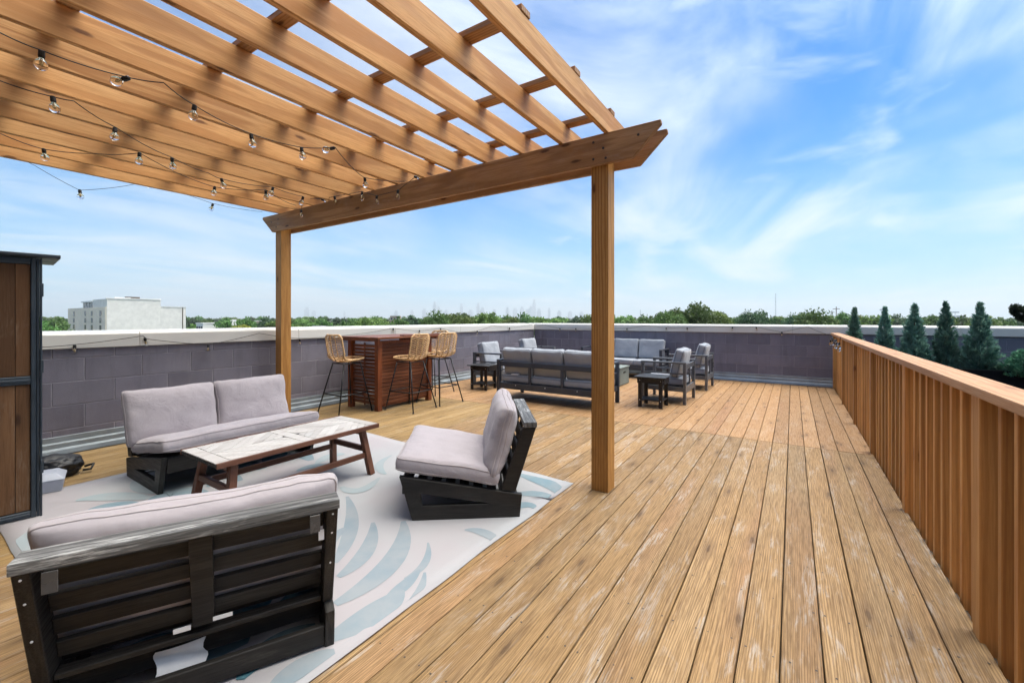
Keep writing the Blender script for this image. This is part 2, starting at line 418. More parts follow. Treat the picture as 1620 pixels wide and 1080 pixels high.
# ------------------------------------------------------------------ deck
deck = tag(MB().box(-6.14, .70, -1.01, 10.48, -.15, -.045).build('deck', M['bark']), kind='structure')
PITCH, GAP, X0 = .1432, .0055, -.042
plank_mesh = {}
def plank_me(L, mk):
    if (L, mk) not in plank_mesh:
        w = PITCH / 2 - GAP / 2
        mb = MB(); ch = .003
        prof = [(-w, -.032), (w, -.032), (w, -ch), (w - ch, 0), (-w + ch, 0), (-w, -ch)]
        mb.prism(prof, lambda p: (p[0], 0, p[1]), lambda p: (p[0], L, p[1]))
        plank_mesh[(L, mk)] = mb.mesh('plank', M[mk])
    return plank_mesh[(L, mk)]
screws = MB()
def screw(x, y):
    r = .0042 * rnd.uniform(.8, 1.25); n = 6
    screws.add([(x + r * math.cos(2 * math.pi * i / n), y + r * math.sin(2 * math.pi * i / n), .0012) for i in range(n)], [tuple(range(n))])
rows = [(-1.01, .62), (.625, 5.50), (5.505, 10.46)]
k0 = math.ceil((-6.16 - X0) / PITCH)
for k in range(k0, 6):
    x = X0 + (k + .5) * PITCH
    if x > .74: break
    for ri, (a, b) in enumerate(rows):
        mk = 'deck_side' if x < -3.6 and ri < 2 else ('deck_new' if ri == 2 else 'deck_old')
        pl = ob('plank', plank_me(round(b - a - .003, 3), mk), deck, (x, a + .0015, rnd.uniform(-.0012, .0008)))
        pl.rotation_euler = (0, 0, rnd.uniform(-.0003, .0003))
    if x > -5.2:
        y = .8
        while y < 9.5:
            for sx in (-.042, .042):
                if rnd.random() < .93: screw(x + sx + rnd.uniform(-.009, .009), y + rnd.uniform(-.014, .014))
            y += .406
sc = screws.build('deck_screws', M['screw'], deck); sc['kind'] = 'stuff'

# ------------------------------------------------------------------ parapet walls
XL, YB, ZC = -6.15, 10.57, 1.205
def wall(name, label, axis, lo, hi, blen, course, z_top, n_course):
    t = thing(name, label, 'wall')
    L = hi - lo
    mb = MB()
    if axis == 'Y': mb.box(XL - .2, XL + .0005, lo, hi, -.1, 1.10)
    else: mb.box(lo, hi, YB - .0005, YB + .2, -.1, 1.10)
    mb.build('mortar_bed', M['mortar'], t)
    j = .007
    cache = {}
    def blk(l, h):
        key = (round(l, 3), round(h, 3))
        if key not in cache:
            m = MB()
            if axis == 'Y': m.box(-.03, .004, -l / 2, l / 2, -h / 2, h / 2)
            else: m.box(-l / 2, l / 2, -.004, .03, -h / 2, h / 2)
            cache[key] = m.mesh('block', M['block'], .003)
        return cache[key]
    for c in range(n_course):
        z1 = z_top - c * course; z0 = max(z1 - course, .0)
        if c == 0: z1 = min(z1, 1.09)
        if z1 - z0 < .03: continue
        s = lo - (blen / 2 if c % 2 else 0)
        while s < hi:
            a, b = max(s, lo), min(s + blen, hi); s += blen
            if b - a < .05: continue
            l = b - a - j; h = z1 - z0 - j; mid = (a + b) / 2; zc = (z0 + z1) / 2
            pr = rnd.uniform(-.0015, .0012)
            if axis == 'Y': ob('block', blk(l, h), t, (XL + pr, mid, zc))
            else: ob('block', blk(l, h), t, (mid, YB - pr, zc))
    return t
wl_t = wall('parapet_wall', 'long dark grey block parapet wall behind the loveseat and the bar', 'Y', .13, YB - .01, .471, .2375, 1.188, 5)
wb_t = wall('parapet_wall', 'dark grey block parapet wall across the far end of the deck', 'X', XL + .01, 7.6, .4255, .2175, 1.235, 6)
def coping(t, axis, lo, hi, step, phase):
    prof = [(.0, 0), (.0, .155), (.02, .168), (-.32, .185), (-.32, 0), (-.30, 0), (-.30, .15), (-.02, .145), (-.02, 0)]
    s = lo - phase
    while s < hi:
        a, b = max(s, lo), min(s + step, hi); s += step
        if b - a < .02: continue
        mb = MB()
        pr = [(.035, 1.048), (.028, 1.185), (.012, 1.207), (-.33, 1.222), (-.345, 1.20), (-.345, 1.05)]
        if axis == 'Y': mb.prism(pr, lambda p: (XL + p[0], a + .0015, p[1]), lambda p: (XL + p[0], b - .0015, p[1]))
        else: mb.prism(pr, lambda p: (a + .0015, YB - p[0], p[1]), lambda p: (b - .0015, YB - p[0], p[1]))
        mb.build('coping', M['white_metal'], t, .003)
coping(wl_t, 'Y', .0, YB - .042, 1.85, .10)
coping(wb_t, 'X', XL - .3, 7.7, 2.45, .9)
def flash(t, axis, lo, hi):
    pr = [(.0055, .175), (.012, .172), (.014, .115), (.032, .108), (.036, .06), (.06, .05), (.072, .002), (.0055, .002)]
    mb = MB()
    if axis == 'Y': mb.prism(pr[::-1], lambda p: (XL + p[0], lo, p[1]), lambda p: (XL + p[0], hi, p[1]))
    else: mb.prism(pr, lambda p: (lo, YB - p[0], p[1]), lambda p: (hi, YB - p[0], p[1]))
    mb.build('flashing', M['flashing'], t, .002)
flash(wl_t, 'Y', .13, YB - .08); flash(wb_t, 'X', XL + .08, .85)

# ------------------------------------------------------------------ unseen house added behind the camera to shade the sides facing it
st_h = thing('unseen_shade_house', 'added unseen black house with a door, shading the near end of the deck', 'building', (0, -1.02, 0))
MB().box(-6.3, 8.2, -2.6, 0, -.15, 4.3).build('wall', M['shade_siding'], st_h)
MB().box(-6.4, 8.3, -2.7, .06, 4.301, 4.42).build('coping', M['white_metal'], st_h, .01)
dr_ = MB().box(-.2, .75, .002, .05, .02, 2.08).build('door', M['shed_metal'], st_h, .005)
MB().box(-.27, -.202, .002, .07, .0, 2.15).build('door_frame', M['white_metal'], st_h); MB().box(.752, .82, .002, .07, .0, 2.15).build('door_frame', M['white_metal'], st_h)
MB().box(.62, .66, .051, .10, .98, 1.10).build('handle', M['flashing'], dr_, .004)

# ------------------------------------------------------------------ railing
rail = thing('deck_railing', 'orange brown wooden railing with square balusters along the deck edge', 'railing', (.655, 0, 0))
RY0, RY1 = .2, 10.45
mb = MB().box(-.035, .105, RY0, 8.02, 1.033, 1.073); mb.build('top_rail', M['rail_y'], rail, .006, seg=2)
mb = MB().box(-.033, .107, 8.024, RY1, 1.034, 1.074); mb.build('top_rail', M['rail_y'], rail, .006, seg=2)
MB().box(.084, .122, RY0, RY1, -.14, -.005).build('rim_board', M['rail_y'], rail, .003)
post_me = MB().box(-.002, .080, -.044, .044, -.10, 1.032).mesh('post', M['rail_z'], .004)
bal_me = MB().box(.026, .062, -.019, .019, -.10, 1.030).mesh('baluster', M['rail_z'], .003)
PY = [1.12, 2.613, 4.045, 5.60, 7.04, 8.57, 10.40]
for i, y in enumerate(PY): ob('post', post_me, rail, (0, y, 0))
for a, b in zip(PY[:-1], PY[1:]):
    n = max(1, round((b - a) / .152) - 1); st = (b - a) / (n + 1)
    for i in range(1, n + 1): ob('baluster', bal_me, rail, (rnd.uniform(-.001, .001), a + st * i, 0))

# ------------------------------------------------------------------ pergola
perg = thing('pergola', 'stained timber pergola with open rafters over the seating rug', 'pergola')
YF = 3.15
ZB0, ZB1 = 2.54, 2.775
def gable_beam(y0, y1, xo=0):
    pr = [(-6.01 - xo, ZB0), (-.995 + xo, ZB0), (-.786 + xo, ZB1 - .03), (-.79 + xo, ZB1), (-6.255 - xo, ZB1), (-6.262 - xo, ZB1 - .03)]
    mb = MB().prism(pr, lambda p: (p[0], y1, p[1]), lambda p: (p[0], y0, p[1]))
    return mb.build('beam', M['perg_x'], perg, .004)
gable_beam(YF, YF + .038); gable_beam(YF + .182, YF + .22)
BY = -.62
gable_beam(BY, BY + .038); gable_beam(BY + .182, BY + .22)
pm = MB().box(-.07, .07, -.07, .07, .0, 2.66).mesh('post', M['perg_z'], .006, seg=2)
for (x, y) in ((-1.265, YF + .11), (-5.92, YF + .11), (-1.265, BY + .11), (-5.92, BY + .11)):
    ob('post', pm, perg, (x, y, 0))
RX = [-1.20 - .3865 * i for i in range(13)]
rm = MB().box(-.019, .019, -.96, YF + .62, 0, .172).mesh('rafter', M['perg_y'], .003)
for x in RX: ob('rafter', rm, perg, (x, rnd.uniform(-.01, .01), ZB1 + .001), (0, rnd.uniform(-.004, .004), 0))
pum = MB().box(-5.96, -1.1785, -.045, .045, 0, .036).mesh('purlin', M['perg_x'], .003)
for y in (-.72, -.06, .60, 1.27, 1.935, 2.59, 3.255): ob('purlin', pum, perg, (rnd.uniform(-.003, .003), y, ZB1 + .1745))
# screws on the beam and post
mb = MB()
for (x, z) in ((-1.30, 2.72), (-1.22, 2.66), (-1.30, 2.59), (-1.2, 2.58), (-.95, 2.70), (-5.85, 2.70), (-6.02, 2.68), (-5.9, 2.6)):
    mb.lathe([(.010, 0), (.010, .003), (.004, .0045)], 8, Matrix.Translation((x, YF, z)) @ Matrix.Rotation(R(90), 4, 'X'))
mb.build('bolt_heads', M['screw'], perg)

# ------------------------------------------------------------------ cushions
def cushion_mb(w, d, h, puff, seed=0, n=22, wr=.006, ear=.02, rnd_=.14):
    """boxed cushion, centre at origin, thickness along z"""
    mb = MB(); ns = 4
    def plan(u, v):
        # squircle with slightly pinched sides
        k = 1 - .035 * (1 - u * u) * (abs(v) ** 4) ; l = 1 - .035 * (1 - v * v) * (abs(u) ** 4)
        x = u * w / 2 * l; y = v * d / 2 * k
        r = min(w, d) * rnd_ / 2
        ax, ay = abs(x) - (w / 2 - r), abs(y) - (d / 2 - r)
        if ax > 0 and ay > 0:
            q = max(ax, ay); L = math.hypot(ax, ay)
            if L > 0:
                s_ = q / L; ax *= s_; ay *= s_
                x = math.copysign(w / 2 - r + ax, x); y = math.copysign(d / 2 - r + ay, y)
        return x, y
    def wob(x, y, z): return mnoise.noise(Vector((x * 5 + seed * 3.1, y * 5, z * 5 + seed))) * wr * 1.5 + mnoise.noise(Vector((x * 14 + seed, y * 14, z * 9))) * wr * .8
    def g(i): 
        t = i / n * 2 - 1
        return math.copysign(1 - (1 - abs(t)) ** 1.5, t)
    idx = {}
    def vert(u, v, zz):
        x, y = plan(u, v); mb.v.append((x + wob(x, y, zz) * .8, y + wob(y, x, zz) * .8, zz + wob(x, y, zz + 3))); return len(mb.v) - 1
    top = [[None] * (n + 1) for _ in range(n + 1)]; bot = [[None] * (n + 1) for _ in range(n + 1)]
    for i in range(n + 1):
        for j in range(n + 1):
            u, v = g(i), g(j)
            p = ((1 - u ** 4) * (1 - v ** 4)) ** .45
            top[i][j] = vert(u, v, h / 2 * (.86 if max(abs(u), abs(v)) > .999 else 1.) + puff * p)
            bot[i][j] = vert(u, v, -h / 2 * (.86 if max(abs(u), abs(v)) > .999 else 1.) - puff * p)
    for i in range(n):
        for j in range(n):
            mb.f.append((top[i][j], top[i + 1][j], top[i + 1][j + 1], top[i][j + 1]))
            mb.f.append((bot[i][j], bot[i][j + 1], bot[i + 1][j + 1], bot[i + 1][j]))
    ring = [(i, 0) for i in range(n)] + [(n, j) for j in range(n)] + [(i, n) for i in range(n, 0, -1)] + [(0, j) for j in range(n, 0, -1)]
    m = len(ring); prev = [top[i][j] for i, j in ring]
    for s_ in range(1, ns):
        zz = h / 2 * .86 * (1 - 2 * s_ / ns); bulge = 1 + .03 * math.sin(math.pi * s_ / ns)
        cur = []
        for (i, j) in ring:
            x, y = plan(g(i), g(j)); sx = x * (1 + .018 * math.sin(math.pi * s_ / ns)); sy = y * (1 + .018 * math.sin(math.pi * s_ / ns))
            mb.v.append((sx + wob(x, y, zz), sy + wob(y, x, zz), zz)); cur.append(len(mb.v) - 1)
        for a in range(m): mb.f.append((prev[a], prev[(a + 1) % m], cur[(a + 1) % m], cur[a]))
        prev = cur
    last = [bot[i][j] for i, j in ring]
    for a in range(m): mb.f.append((prev[a], prev[(a + 1) % m], last[(a + 1) % m], last[a]))
    pipe = [[mb.v[top[i][j]] for i, j in ring], [mb.v[bot[i][j]] for i, j in ring]]
    return mb, pipe
def cushion(name, parent, loc, rot, w, d, h, puff, mat, pmat, seed, wr=.006, pr=.0045, rnd_=.14):
    mb, pipes = cushion_mb(w, d, h, puff, seed, wr=wr, rnd_=rnd_)
    o = mb.build(name, mat, parent, smooth=True, loc=loc); o.rotation_euler = rot
    pb = MB()
    for p in pipes: pb.tube(p, pr, 5, closed=True)
    pb.build('piping', pmat, o, smooth=True)
    return o

# ------------------------------------------------------------------ low lounge chairs (local: front = -Y at y=0, back = +Y, width along X)
def lounge(name, label, cat, W, ncush, loc, rz, group=None, details=False, cz=.505):
    t = thing(name, label, cat, loc, rz, group)
    O = [(-.085, .298), (.736, .153), (.72, 0), (0, 0)]; Hh = [(.052, .178), (.52, .098), (.068, .094)]
    th = .036
    for sx in (-1, 1):
        xa = sx * W / 2; xb = sx * (W / 2 - th); mb = MB()
        vs = [(x, p[0], p[1]) for x in (xa, xb) for p in O + Hh]
        f1 = [(0, 1, 5, 4), (1, 2, 5), (2, 3, 6, 5), (3, 0, 4, 6)]
        fs = f1 + [tuple(reversed([i + 7 for i in f])) for f in f1]
        for ring in ((0, 1, 2, 3), (4, 5, 6)):
            k = len(ring)
            fs += [(ring[i], ring[(i + 1) % k], ring[(i + 1) % k] + 7, ring[i] + 7) for i in range(k)]
        mb.add(vs, fs); mb.build('side_frame', M['black_y'], t, .0025)
        # reclined back post
        mb = MB(); pr = [(.592, .187), (.690, .1715), (.832, .604), (.742, .604)]
        x0, x1 = sorted((sx * (W / 2 - .0015), sx * (W / 2 - .042)))
        mb.prism(pr, lambda p: (x0, p[0], p[1]), lambda p: (x1, p[0], p[1])); mb.build('back_post', M['black_y'], t, .0025)
    # worn top plank
    MB().box(-W / 2 - .004, W / 2 + .004, .748, .838, .6055, .641).build('top_plank', M['worn_x'], t, .005, seg=2)
    # back slats along the front side of the frame
    for i in range(4):
        f = .14 + i * .235
        y = .615 + (.752 - .615) * f; z = .20 + (.60 - .20) * f
        Mx = Matrix.Translation((0, y, z)) @ Matrix.Rotation(R(-17), 4, 'X')
        MB().box(-W / 2 + .043, W / 2 - .043, -.010, .010, -.032, .032, Mx).build('back_slat', M['black_x'], t, .002)
    Mx = Matrix.Translation((0, .738, .41)) @ Matrix.Rotation(R(-17), 4, 'X')
    MB().box(-.034, .034, -.012, .012, -.192, .195, Mx).build('centre_post', M['black_x'], t, .002)
    # seat deck: slats front-to-back order, rear rails, stretcher
    for i in range(7):
        f = i / 6; y = -.03 + .56 * f; z = .2845 - (y + .085) * .1766 + .004
        MB().box(-W / 2 + .037, W / 2 - .037, y - .032, y + .032, z - .012, z + .008).build('seat_slat', M['black_x'], t, .002)
    MB().box(-W / 2 + .037, W / 2 - .037, -.072, -.046, .165, .276).build('front_apron', M['black_x'], t, .003)
    MB().box(-W / 2 + .037, W / 2 - .037, .590, .615, .075, .165).build('rear_apron', M['black_x'], t, .003)
    MB().box(-W / 2 + .037, W / 2 - .037, .694, .720, .012, .092).build('rear_stretcher', M['black_x'], t, .003)
    MB().box(-W / 2 + .043, W / 2 - .043, .622, .672, .170, .190).build('seat_rail', M['black_x'], t, .003)
    # cushions
    tilt = math.atan2(.298 - .153, .821)
    cushion('seat_cushion', t, (0, .235, .325), (-tilt, 0, 0), W + .015, .70, .085, .030, M['lounge_fabric'], M['lounge_pipe'], len(label) % 7 + W, rnd_=.10)
    cw = (W + (.045 if ncush == 1 else .105)) / ncush
    for i in range(ncush):
        cx = (i - (ncush - 1) / 2) * cw
        cushion('back_cushion', t, (cx, .600 + (cz - .505) * .2, cz), (R(90 - 15), 0, 0), cw - .004, .475, .045, .066, M['lounge_fabric'], M['lounge_pipe'], i * 2.3 + W, wr=.008, rnd_=.16)
    if details:
        # care label, paper tags and plastic straps seen on the back
        mb = MB(); n = 8; vs = []
        for i in range(n + 1):
            for j in range(n + 1):
                x = .0 + .15 * i / n + .008 * math.sin(j); z = .135 - .105 * j / n
                vs.append((x, .6165 + .012 * math.sin(j * .9 + i * .3) + .035 * (j / n), z))
        fs = [(a * (n + 1) + b, a * (n + 1) + b + 1, (a + 1) * (n + 1) + b + 1, (a + 1) * (n + 1) + b) for a in range(n) for b in range(n)]
        o = mb.add(vs, fs).build('care_label', M['tag_white'], t, smooth=True); o['label'] = 'crumpled white care label hanging under the seat'
        for (x, y, z, w, h) in ((-.06, .722, .246, .05, .016), (.06, .722, .252, .06, .013), (W / 2 - .058, .795, .50, .02, .04)):
            MB().box(-x - w / 2, -x + w / 2, y - .002, y + .002, z - h / 2, z + h / 2).build('paper_tag', M['tag_white'], t)
        for x in (-W / 2 + .085, W / 2 - .085):
            MB().box(x - .018, x + .018, .838, .8415, .535, .600).build('strap', M['plastic_clear'], t, .001)
        mb = MB()
        for sx in (-1, 1):
            for (y, z) in ((.70, .24), (.745, .36), (.79, .50), (.818, .585)):
                mb.lathe([(.0038, 0), (.0035, .0015), (.001, .002)], 8, Matrix.Translation((sx * (W / 2 - .02), y + .008, z)) @ Matrix.Rotation(R(-90), 4, 'X'))
        mb.build('bolt_heads', M['tag_white'], t)
    return t
def place_side(p_frontbottom, bdir, W, side):
    """root position for a lounge whose side-frame front-bottom corner is p; bdir = unit vector to the back; side=-1: that frame is at local -X"""
    b = Vector((bdir[0], bdir[1], 0)).normalized(); rz = math.atan2(b.y, b.x) - math.pi / 2
    wx = Vector((math.cos(rz), math.sin(rz), 0))
    root = Vector((p_frontbottom[0], p_frontbottom[1], 0)) - wx * side * W / 2
    return (root.x, root.y, .006), rz
GL = 'black framed lounge seats round the coffee table'
# chair seen from its side, beside the pergola post
loc, rz = place_side((-2.12, 2.03), (.792, .611), .86, 1)
lounge('lounge_chair', 'low black wooden lounge chair in side view near the rug corner', 'lounge chair', .86, 1, loc, rz, GL)
# chair with its slatted back to the camera
b = Vector((.895, -.446)); fb = Vector((-1.585, 1.085)) - b * .72
loc, rz = place_side(fb, b, .885, -1)
lounge('lounge_chair', 'low black wooden lounge chair seen from behind with slatted back and white label', 'lounge chair', .885, 1, loc, rz, GL, True, cz=.452)
# loveseat against the wall side
loc, rz = place_side((-4.05, 1.265), (-1, .015), 1.25, -1)
lounge('loveseat', 'low two cushion loveseat with mauve grey cushions behind the coffee table', 'loveseat', 1.25, 2, loc, rz, GL)

# ------------------------------------------------------------------ coffee table
ct = thing('coffee_table', 'long coffee table with whitewashed herringbone top and brown legs', 'coffee table', (-3.325, 1.89, 0), 0)
TW, TL, TZ = .56, 1.27, .43
MB().box(-TW / 2, TW / 2, -TL / 2, TL / 2, TZ - .030, TZ - .0075).build('top_base', M['black_y'], ct, .002)
for sx in (-1, 1):
    a, b = sorted((sx * TW / 2, sx * (TW / 2 - .016)))
    MB().box(a + .0005 * sx, b + .0005 * sx, -TL / 2 - .001, TL / 2 + .001, TZ - .034, TZ + .001).build('edge_band', M['brown_y'], ct, .002)
def clip(poly, x0, x1, y0, y1):
    def cut(p, f, inter):
        o = []
        for i in range(len(p)):
            a, b = p[i - 1], p[i]
            if f(b):
                if not f(a): o.append(inter(a, b))
                o.append(b)
            elif f(a): o.append(inter(a, b))
        return o
    def ix(c): return lambda a, b: (c, a[1] + (b[1] - a[1]) * (c - a[0]) / (b[0] - a[0]))
    def iy(c): return lambda a, b: (a[0] + (b[0] - a[0]) * (c - a[1]) / (b[1] - a[1]), c)
    for f, it in ((lambda p: p[0] >= x0, ix(x0)), (lambda p: p[0] <= x1, ix(x1)), (lambda p: p[1] >= y0, iy(y0)), (lambda p: p[1] <= y1, iy(y1))):
        if len(poly) < 3: return []
        poly = cut(poly, f, it)
    return poly
def slab(poly, z0, z1, name, mat, parent, g=.0052):
    cx = sum(p[0] for p in poly) / len(poly); cy = sum(p[1] for p in poly) / len(poly)
    q = []
    for p in poly:
        d = math.hypot(p[0] - cx, p[1] - cy); s_ = max(.2, (d - g) / d) if d > 0 else 1
        q.append(((p[0] - cx) * s_, (p[1] - cy) * s_))
    return MB().prism(q, lambda p: (p[0], p[1], 0), lambda p: (p[0], p[1], z1 - z0)).build(name, mat, parent, .001, loc=(cx, cy, z0))
ix_ = TW / 2 - .018; iyh = TL / 2
for (y0, y1) in ((-iyh, -iyh + .085), (-.042, .042), (iyh - .085, iyh)):
    slab([(-ix_, y0), (ix_, y0), (ix_, y1), (-ix_, y1)], TZ - .007, TZ + rnd.uniform(0, .001), 'herringbone_plank', M['white_plank'], ct)
pw = .076
for (ya, yb, sg) in ((-iyh + .085, -.042, 1), (.042, iyh - .085, -1)):
    for sx in (-1, 1):
        x0, x1 = (0, ix_) if sx > 0 else (-ix_, 0)
        k = -12
        for k in range(-12, 14):
            c0 = (ya + yb) / 2 + k * pw
            poly = [(x0, c0 + sg * abs(x0) * 1.0), (x1, c0 + sg * abs(x1) * 1.0), (x1, c0 + pw + sg * abs(x1) * 1.0), (x0, c0 + pw + sg * abs(x0) * 1.0)]
            poly = clip(poly, x0, x1, ya, yb)
            if len(poly) >= 3:
                A = abs(sum(poly[i - 1][0] * poly[i][1] - poly[i][0] * poly[i - 1][1] for i in range(len(poly)))) / 2
                if A > .0006: slab(poly, TZ - .007, TZ + rnd.uniform(-.001, .0012), 'herringbone_plank', M['white_plank'], ct)
LX, LY = .235, .53
for sy in (-1, 1):
    for sx in (-1, 1):
        MB().beam((sx * (LX - .03), sy * (LY - .02), TZ - .031), (sx * (LX + .035), sy * (LY + .03), .006), .048, .048, (0, 1, 0)).build('leg', M['brown_z'], ct, .003)
    MB().box(-LX + .03, LX - .03, sy * LY - .02, sy * LY + .02, TZ - .085, TZ - .031).build('end_rail', M['brown_x'], ct, .002)
    MB().box(-LX - .0, LX + .0, sy * (LY + .008) - .014, sy * (LY + .008) + .014, .20, .245).build('cross_stretcher', M['brown_x'], ct, .002)
for sx in (-1, 1):
    MB().box(sx * (LX + .004) - .012, sx * (LX + .004) + .012, -LY - .005, LY + .005, .155, .198).build('long_stretcher', M['brown_y'], ct, .002)

# ------------------------------------------------------------------ rug
def rug():
    m = Mat('rug_weave'); v = m.coords()
    n = m.noise(v, 1.1, 3, .5); f = m.noise(v, 700, 2, .7)
    st = m.noise(v, 3.0, 5, .7)
    c = m.mix(m.ramp(n, .42, .66), (.345, .35, .36, 1), (.345, .322, .335, 1))
    c = m.mix(m.math('MULTIPLY', m.ramp(st, .58, .8), .35), c, (.35, .33, .31, 1))
    m.bump(f, .2, .002); m.fin(c, .88, 0, .2)
    x0, x1, y0, y1 = -4.88, -1.50, .50, 3.33
    nx, ny = 34, 28; vs = []; fs = []
    def hz(x, y):
        e = min(x - x0, x1 - x, y - y0, y1 - y)
        return .007
    def ed(x, y):
        return x + .018 * mnoise.noise(Vector((y * 2.2, 3, x > -3))) * (abs(x - (x0 + x1) / 2) > 1.6), y + .022 * mnoise.noise(Vector((x * 1.8, 9, y > 2))) * (abs(y - (y0 + y1) / 2) > 1.3) - (.055 * (x - x0) / (x1 - x0) * 2.2 if y > 2.9 else 0) * .9
    for k in (0, 1):
        for j in range(ny + 1):
            for i in range(nx + 1):
                x = x0 + (x1 - x0) * i / nx; y = y0 + (y1 - y0) * j / ny
                z = hz(x, y); e = min(x - x0, x1 - x, y - y0, y1 - y); z += .006 * max(0, mnoise.noise(Vector((x * 3, y * 3, 5)))) * (e < .02); x, y = ed(x, y); vs.append((x, y, z - (.004 if k else 0)))
    N = (nx + 1) * (ny + 1)
    for j in range(ny):
        for i in range(nx):
            q = j * (nx + 1) + i; fs.append((q, q + 1, q + nx + 2, q + nx + 1)); fs.append((q + N, q + nx + 1 + N, q + nx + 2 + N, q + 1 + N))
    bd = [i for i in range(nx + 1)] + [(j + 1) * (nx + 1) - 1 for j in range(1, ny + 1)] + [ny * (nx + 1) + i for i in range(nx - 1, -1, -1)] + [j * (nx + 1) for j in range(ny - 1, 0, -1)]
    fs += [(bd[i], bd[i] + N, bd[(i + 1) % len(bd)] + N, bd[(i + 1) % len(bd)]) for i in range(len(bd))]
    r = MB().add(vs, fs).build('rug', m.m, smooth=True)
    tag(r, 'pale outdoor rug printed with blue palm leaves under the seating', 'rug')
    cols = [('print_pale', (.205, .255, .29)), ('print_mid', (.165, .245, .285)), ('print_teal', (.03, .11, .145)), ('print_ice', (.27, .325, .345))]
    mats = []
    for nme, c in cols:
        q = Mat(nme); vv = q.coords(); nn = q.noise(vv, 5, 4, .6); ff = q.noise(vv, 700, 2, .7)
        q.bump(ff, .2, .002)
        mats.append(q.fin(q.mix(q.ramp(nn, .3, .72), c4(c), c4([x * .55 + .145 for x in c])), .88, 0, .2))
    # palm leaf prints: curved leaflets fanning off a bent rib
    rr = random.Random(11); lay = [0]
    def leaflet(px, py, ang, L, w, bend, mi):
        n = 12; le = []; ri = []; x, y, a = px, py, ang
        lay[0] += 1; zo = .0004 + (lay[0] % 40) * .00006
        for i in range(n + 1):
            s_ = i / n; ww = w * 1.3 * (math.sin(math.pi * min(1, s_ * .93 + .07)) ** .7) * (1 - .25 * s_)
            le.append((x - math.sin(a) * ww, y + math.cos(a) * ww)); ri.append((x + math.sin(a) * ww, y - math.cos(a) * ww))
            x += math.cos(a) * L / n; y += math.sin(a) * L / n; a += bend / n
        pts = []; fc = []
        for i in range(n + 1):
            for q in (le[i], ri[i]):
                if not (x0 + .03 < q[0] < x1 - .03 and y0 + .03 < q[1] < y1 - .10): return
                pts.append((q[0], q[1], hz(*q) + zo + .001))
        fc = [(2 * i, 2 * i + 1, 2 * i + 3, 2 * i + 2) for i in range(n)]
        MB().add(pts, fc).build('leaf_print', mats[mi], r, smooth=True)
    def arc(p, w, mi):          # three photo-plane points laid on the rug
        P = [at_z(u, v, .008) for u, v in p]; n = 14; c = P[1] * 2 - (P[0] + P[2]) / 2
        q = [P[0] * (1 - t) ** 2 + c * 2 * t * (1 - t) + P[2] * t * t for t in [i / n for i in range(n + 1)]]
        lay[0] += 1; zo = .0085 + (lay[0] % 60) * .00005; pts = []
        for i in range(n + 1):
            d = (q[min(i + 1, n)] - q[max(i - 1, 0)]).normalized(); s_ = i / n
            ww = w * 1.3 * (math.sin(math.pi * (.06 + .88 * s_)) ** .75) * (.8 + .4 * s_)
            for sg in (-1, 1): 
                e = q[i] + Vector((-d.y, d.x, 0)) * ww * sg
                pts.append((min(max(e.x, x0 + .03), x1 - .035), min(max(e.y, y0 + .03), y1 - .16), zo))
        MB().add(pts, [(2 * i, 2 * i + 1, 2 * i + 3, 2 * i + 2) for i in range(n)]).build('leaf_print', mats[mi], r, smooth=True)
    for p, w, mi in [
        ([(549, 785), (556, 830), (530, 890)], .035, 0), ([(590, 826), (580, 870), (535, 912)], .038, 0), ([(638, 824), (622, 885), (530, 955)], .050, 0),
        ([(677, 858), (672, 890), (640, 915)], .018, 0), ([(664, 900), (640, 925), (612, 945)], .028, 0), ([(634, 932), (600, 965), (520, 1010)], .058, 0),
        ([(672, 905), (655, 950), (610, 985)], .022, 0), ([(600, 985), (560, 1015), (520, 1040)], .020, 0), ([(735, 838), (765, 842), (795, 862)], .030, 0),
        ([(900, 790), (862, 762), (820, 750)], .06, 1), ([(880, 790), (850, 781), (810, 782)], .04, 1), ([(850, 806), (832, 798), (805, 806)], .035, 1),
        ([(350, 742), (385, 736), (416, 741)], .075, 2), ([(424, 734), (436, 722), (455, 717)], .085, 2), ([(455, 714), (472, 716), (492, 728)], .060, 1), ([(330, 770), (352, 752), (380, 760)], .05, 1), ([(500, 735), (520, 722), (545, 718)], .05, 3), ([(470, 745), (500, 737), (530, 742)], .05, 1),
        ([(120, 792), (170, 785), (235, 788)], .06, 3), ([(215, 760), (245, 770), (300, 772)], .09, 3), ([(230, 800), (280, 780), (330, 790)], .08, 1), ([(60, 835), (45, 880), (70, 930)], .10, 3), ([(130, 815), (180, 800), (240, 808)], .06, 1),
        ([(250, 1075), (310, 1035), (395, 1010)], .06, 2), ([(150, 1070), (215, 1030), (290, 1005)], .05, 2), ([(380, 1075), (430, 1025), (500, 990)], .05, 2), ([(440, 980), (470, 945), (520, 925)], .05, 2), ([(330, 985), (380, 960), (430, 950)], .05, 2),
        ([(420, 1100), (470, 1060), (530, 1030)], .04, 0), ([(500, 905), (520, 860), (545, 835)], .03, 0), ([(600, 755), (570, 775), (540, 770)], .04, 3), ([(620, 720), (600, 735), (610, 750)], .03, 3)]:
        arc(p, w, mi)
rug()

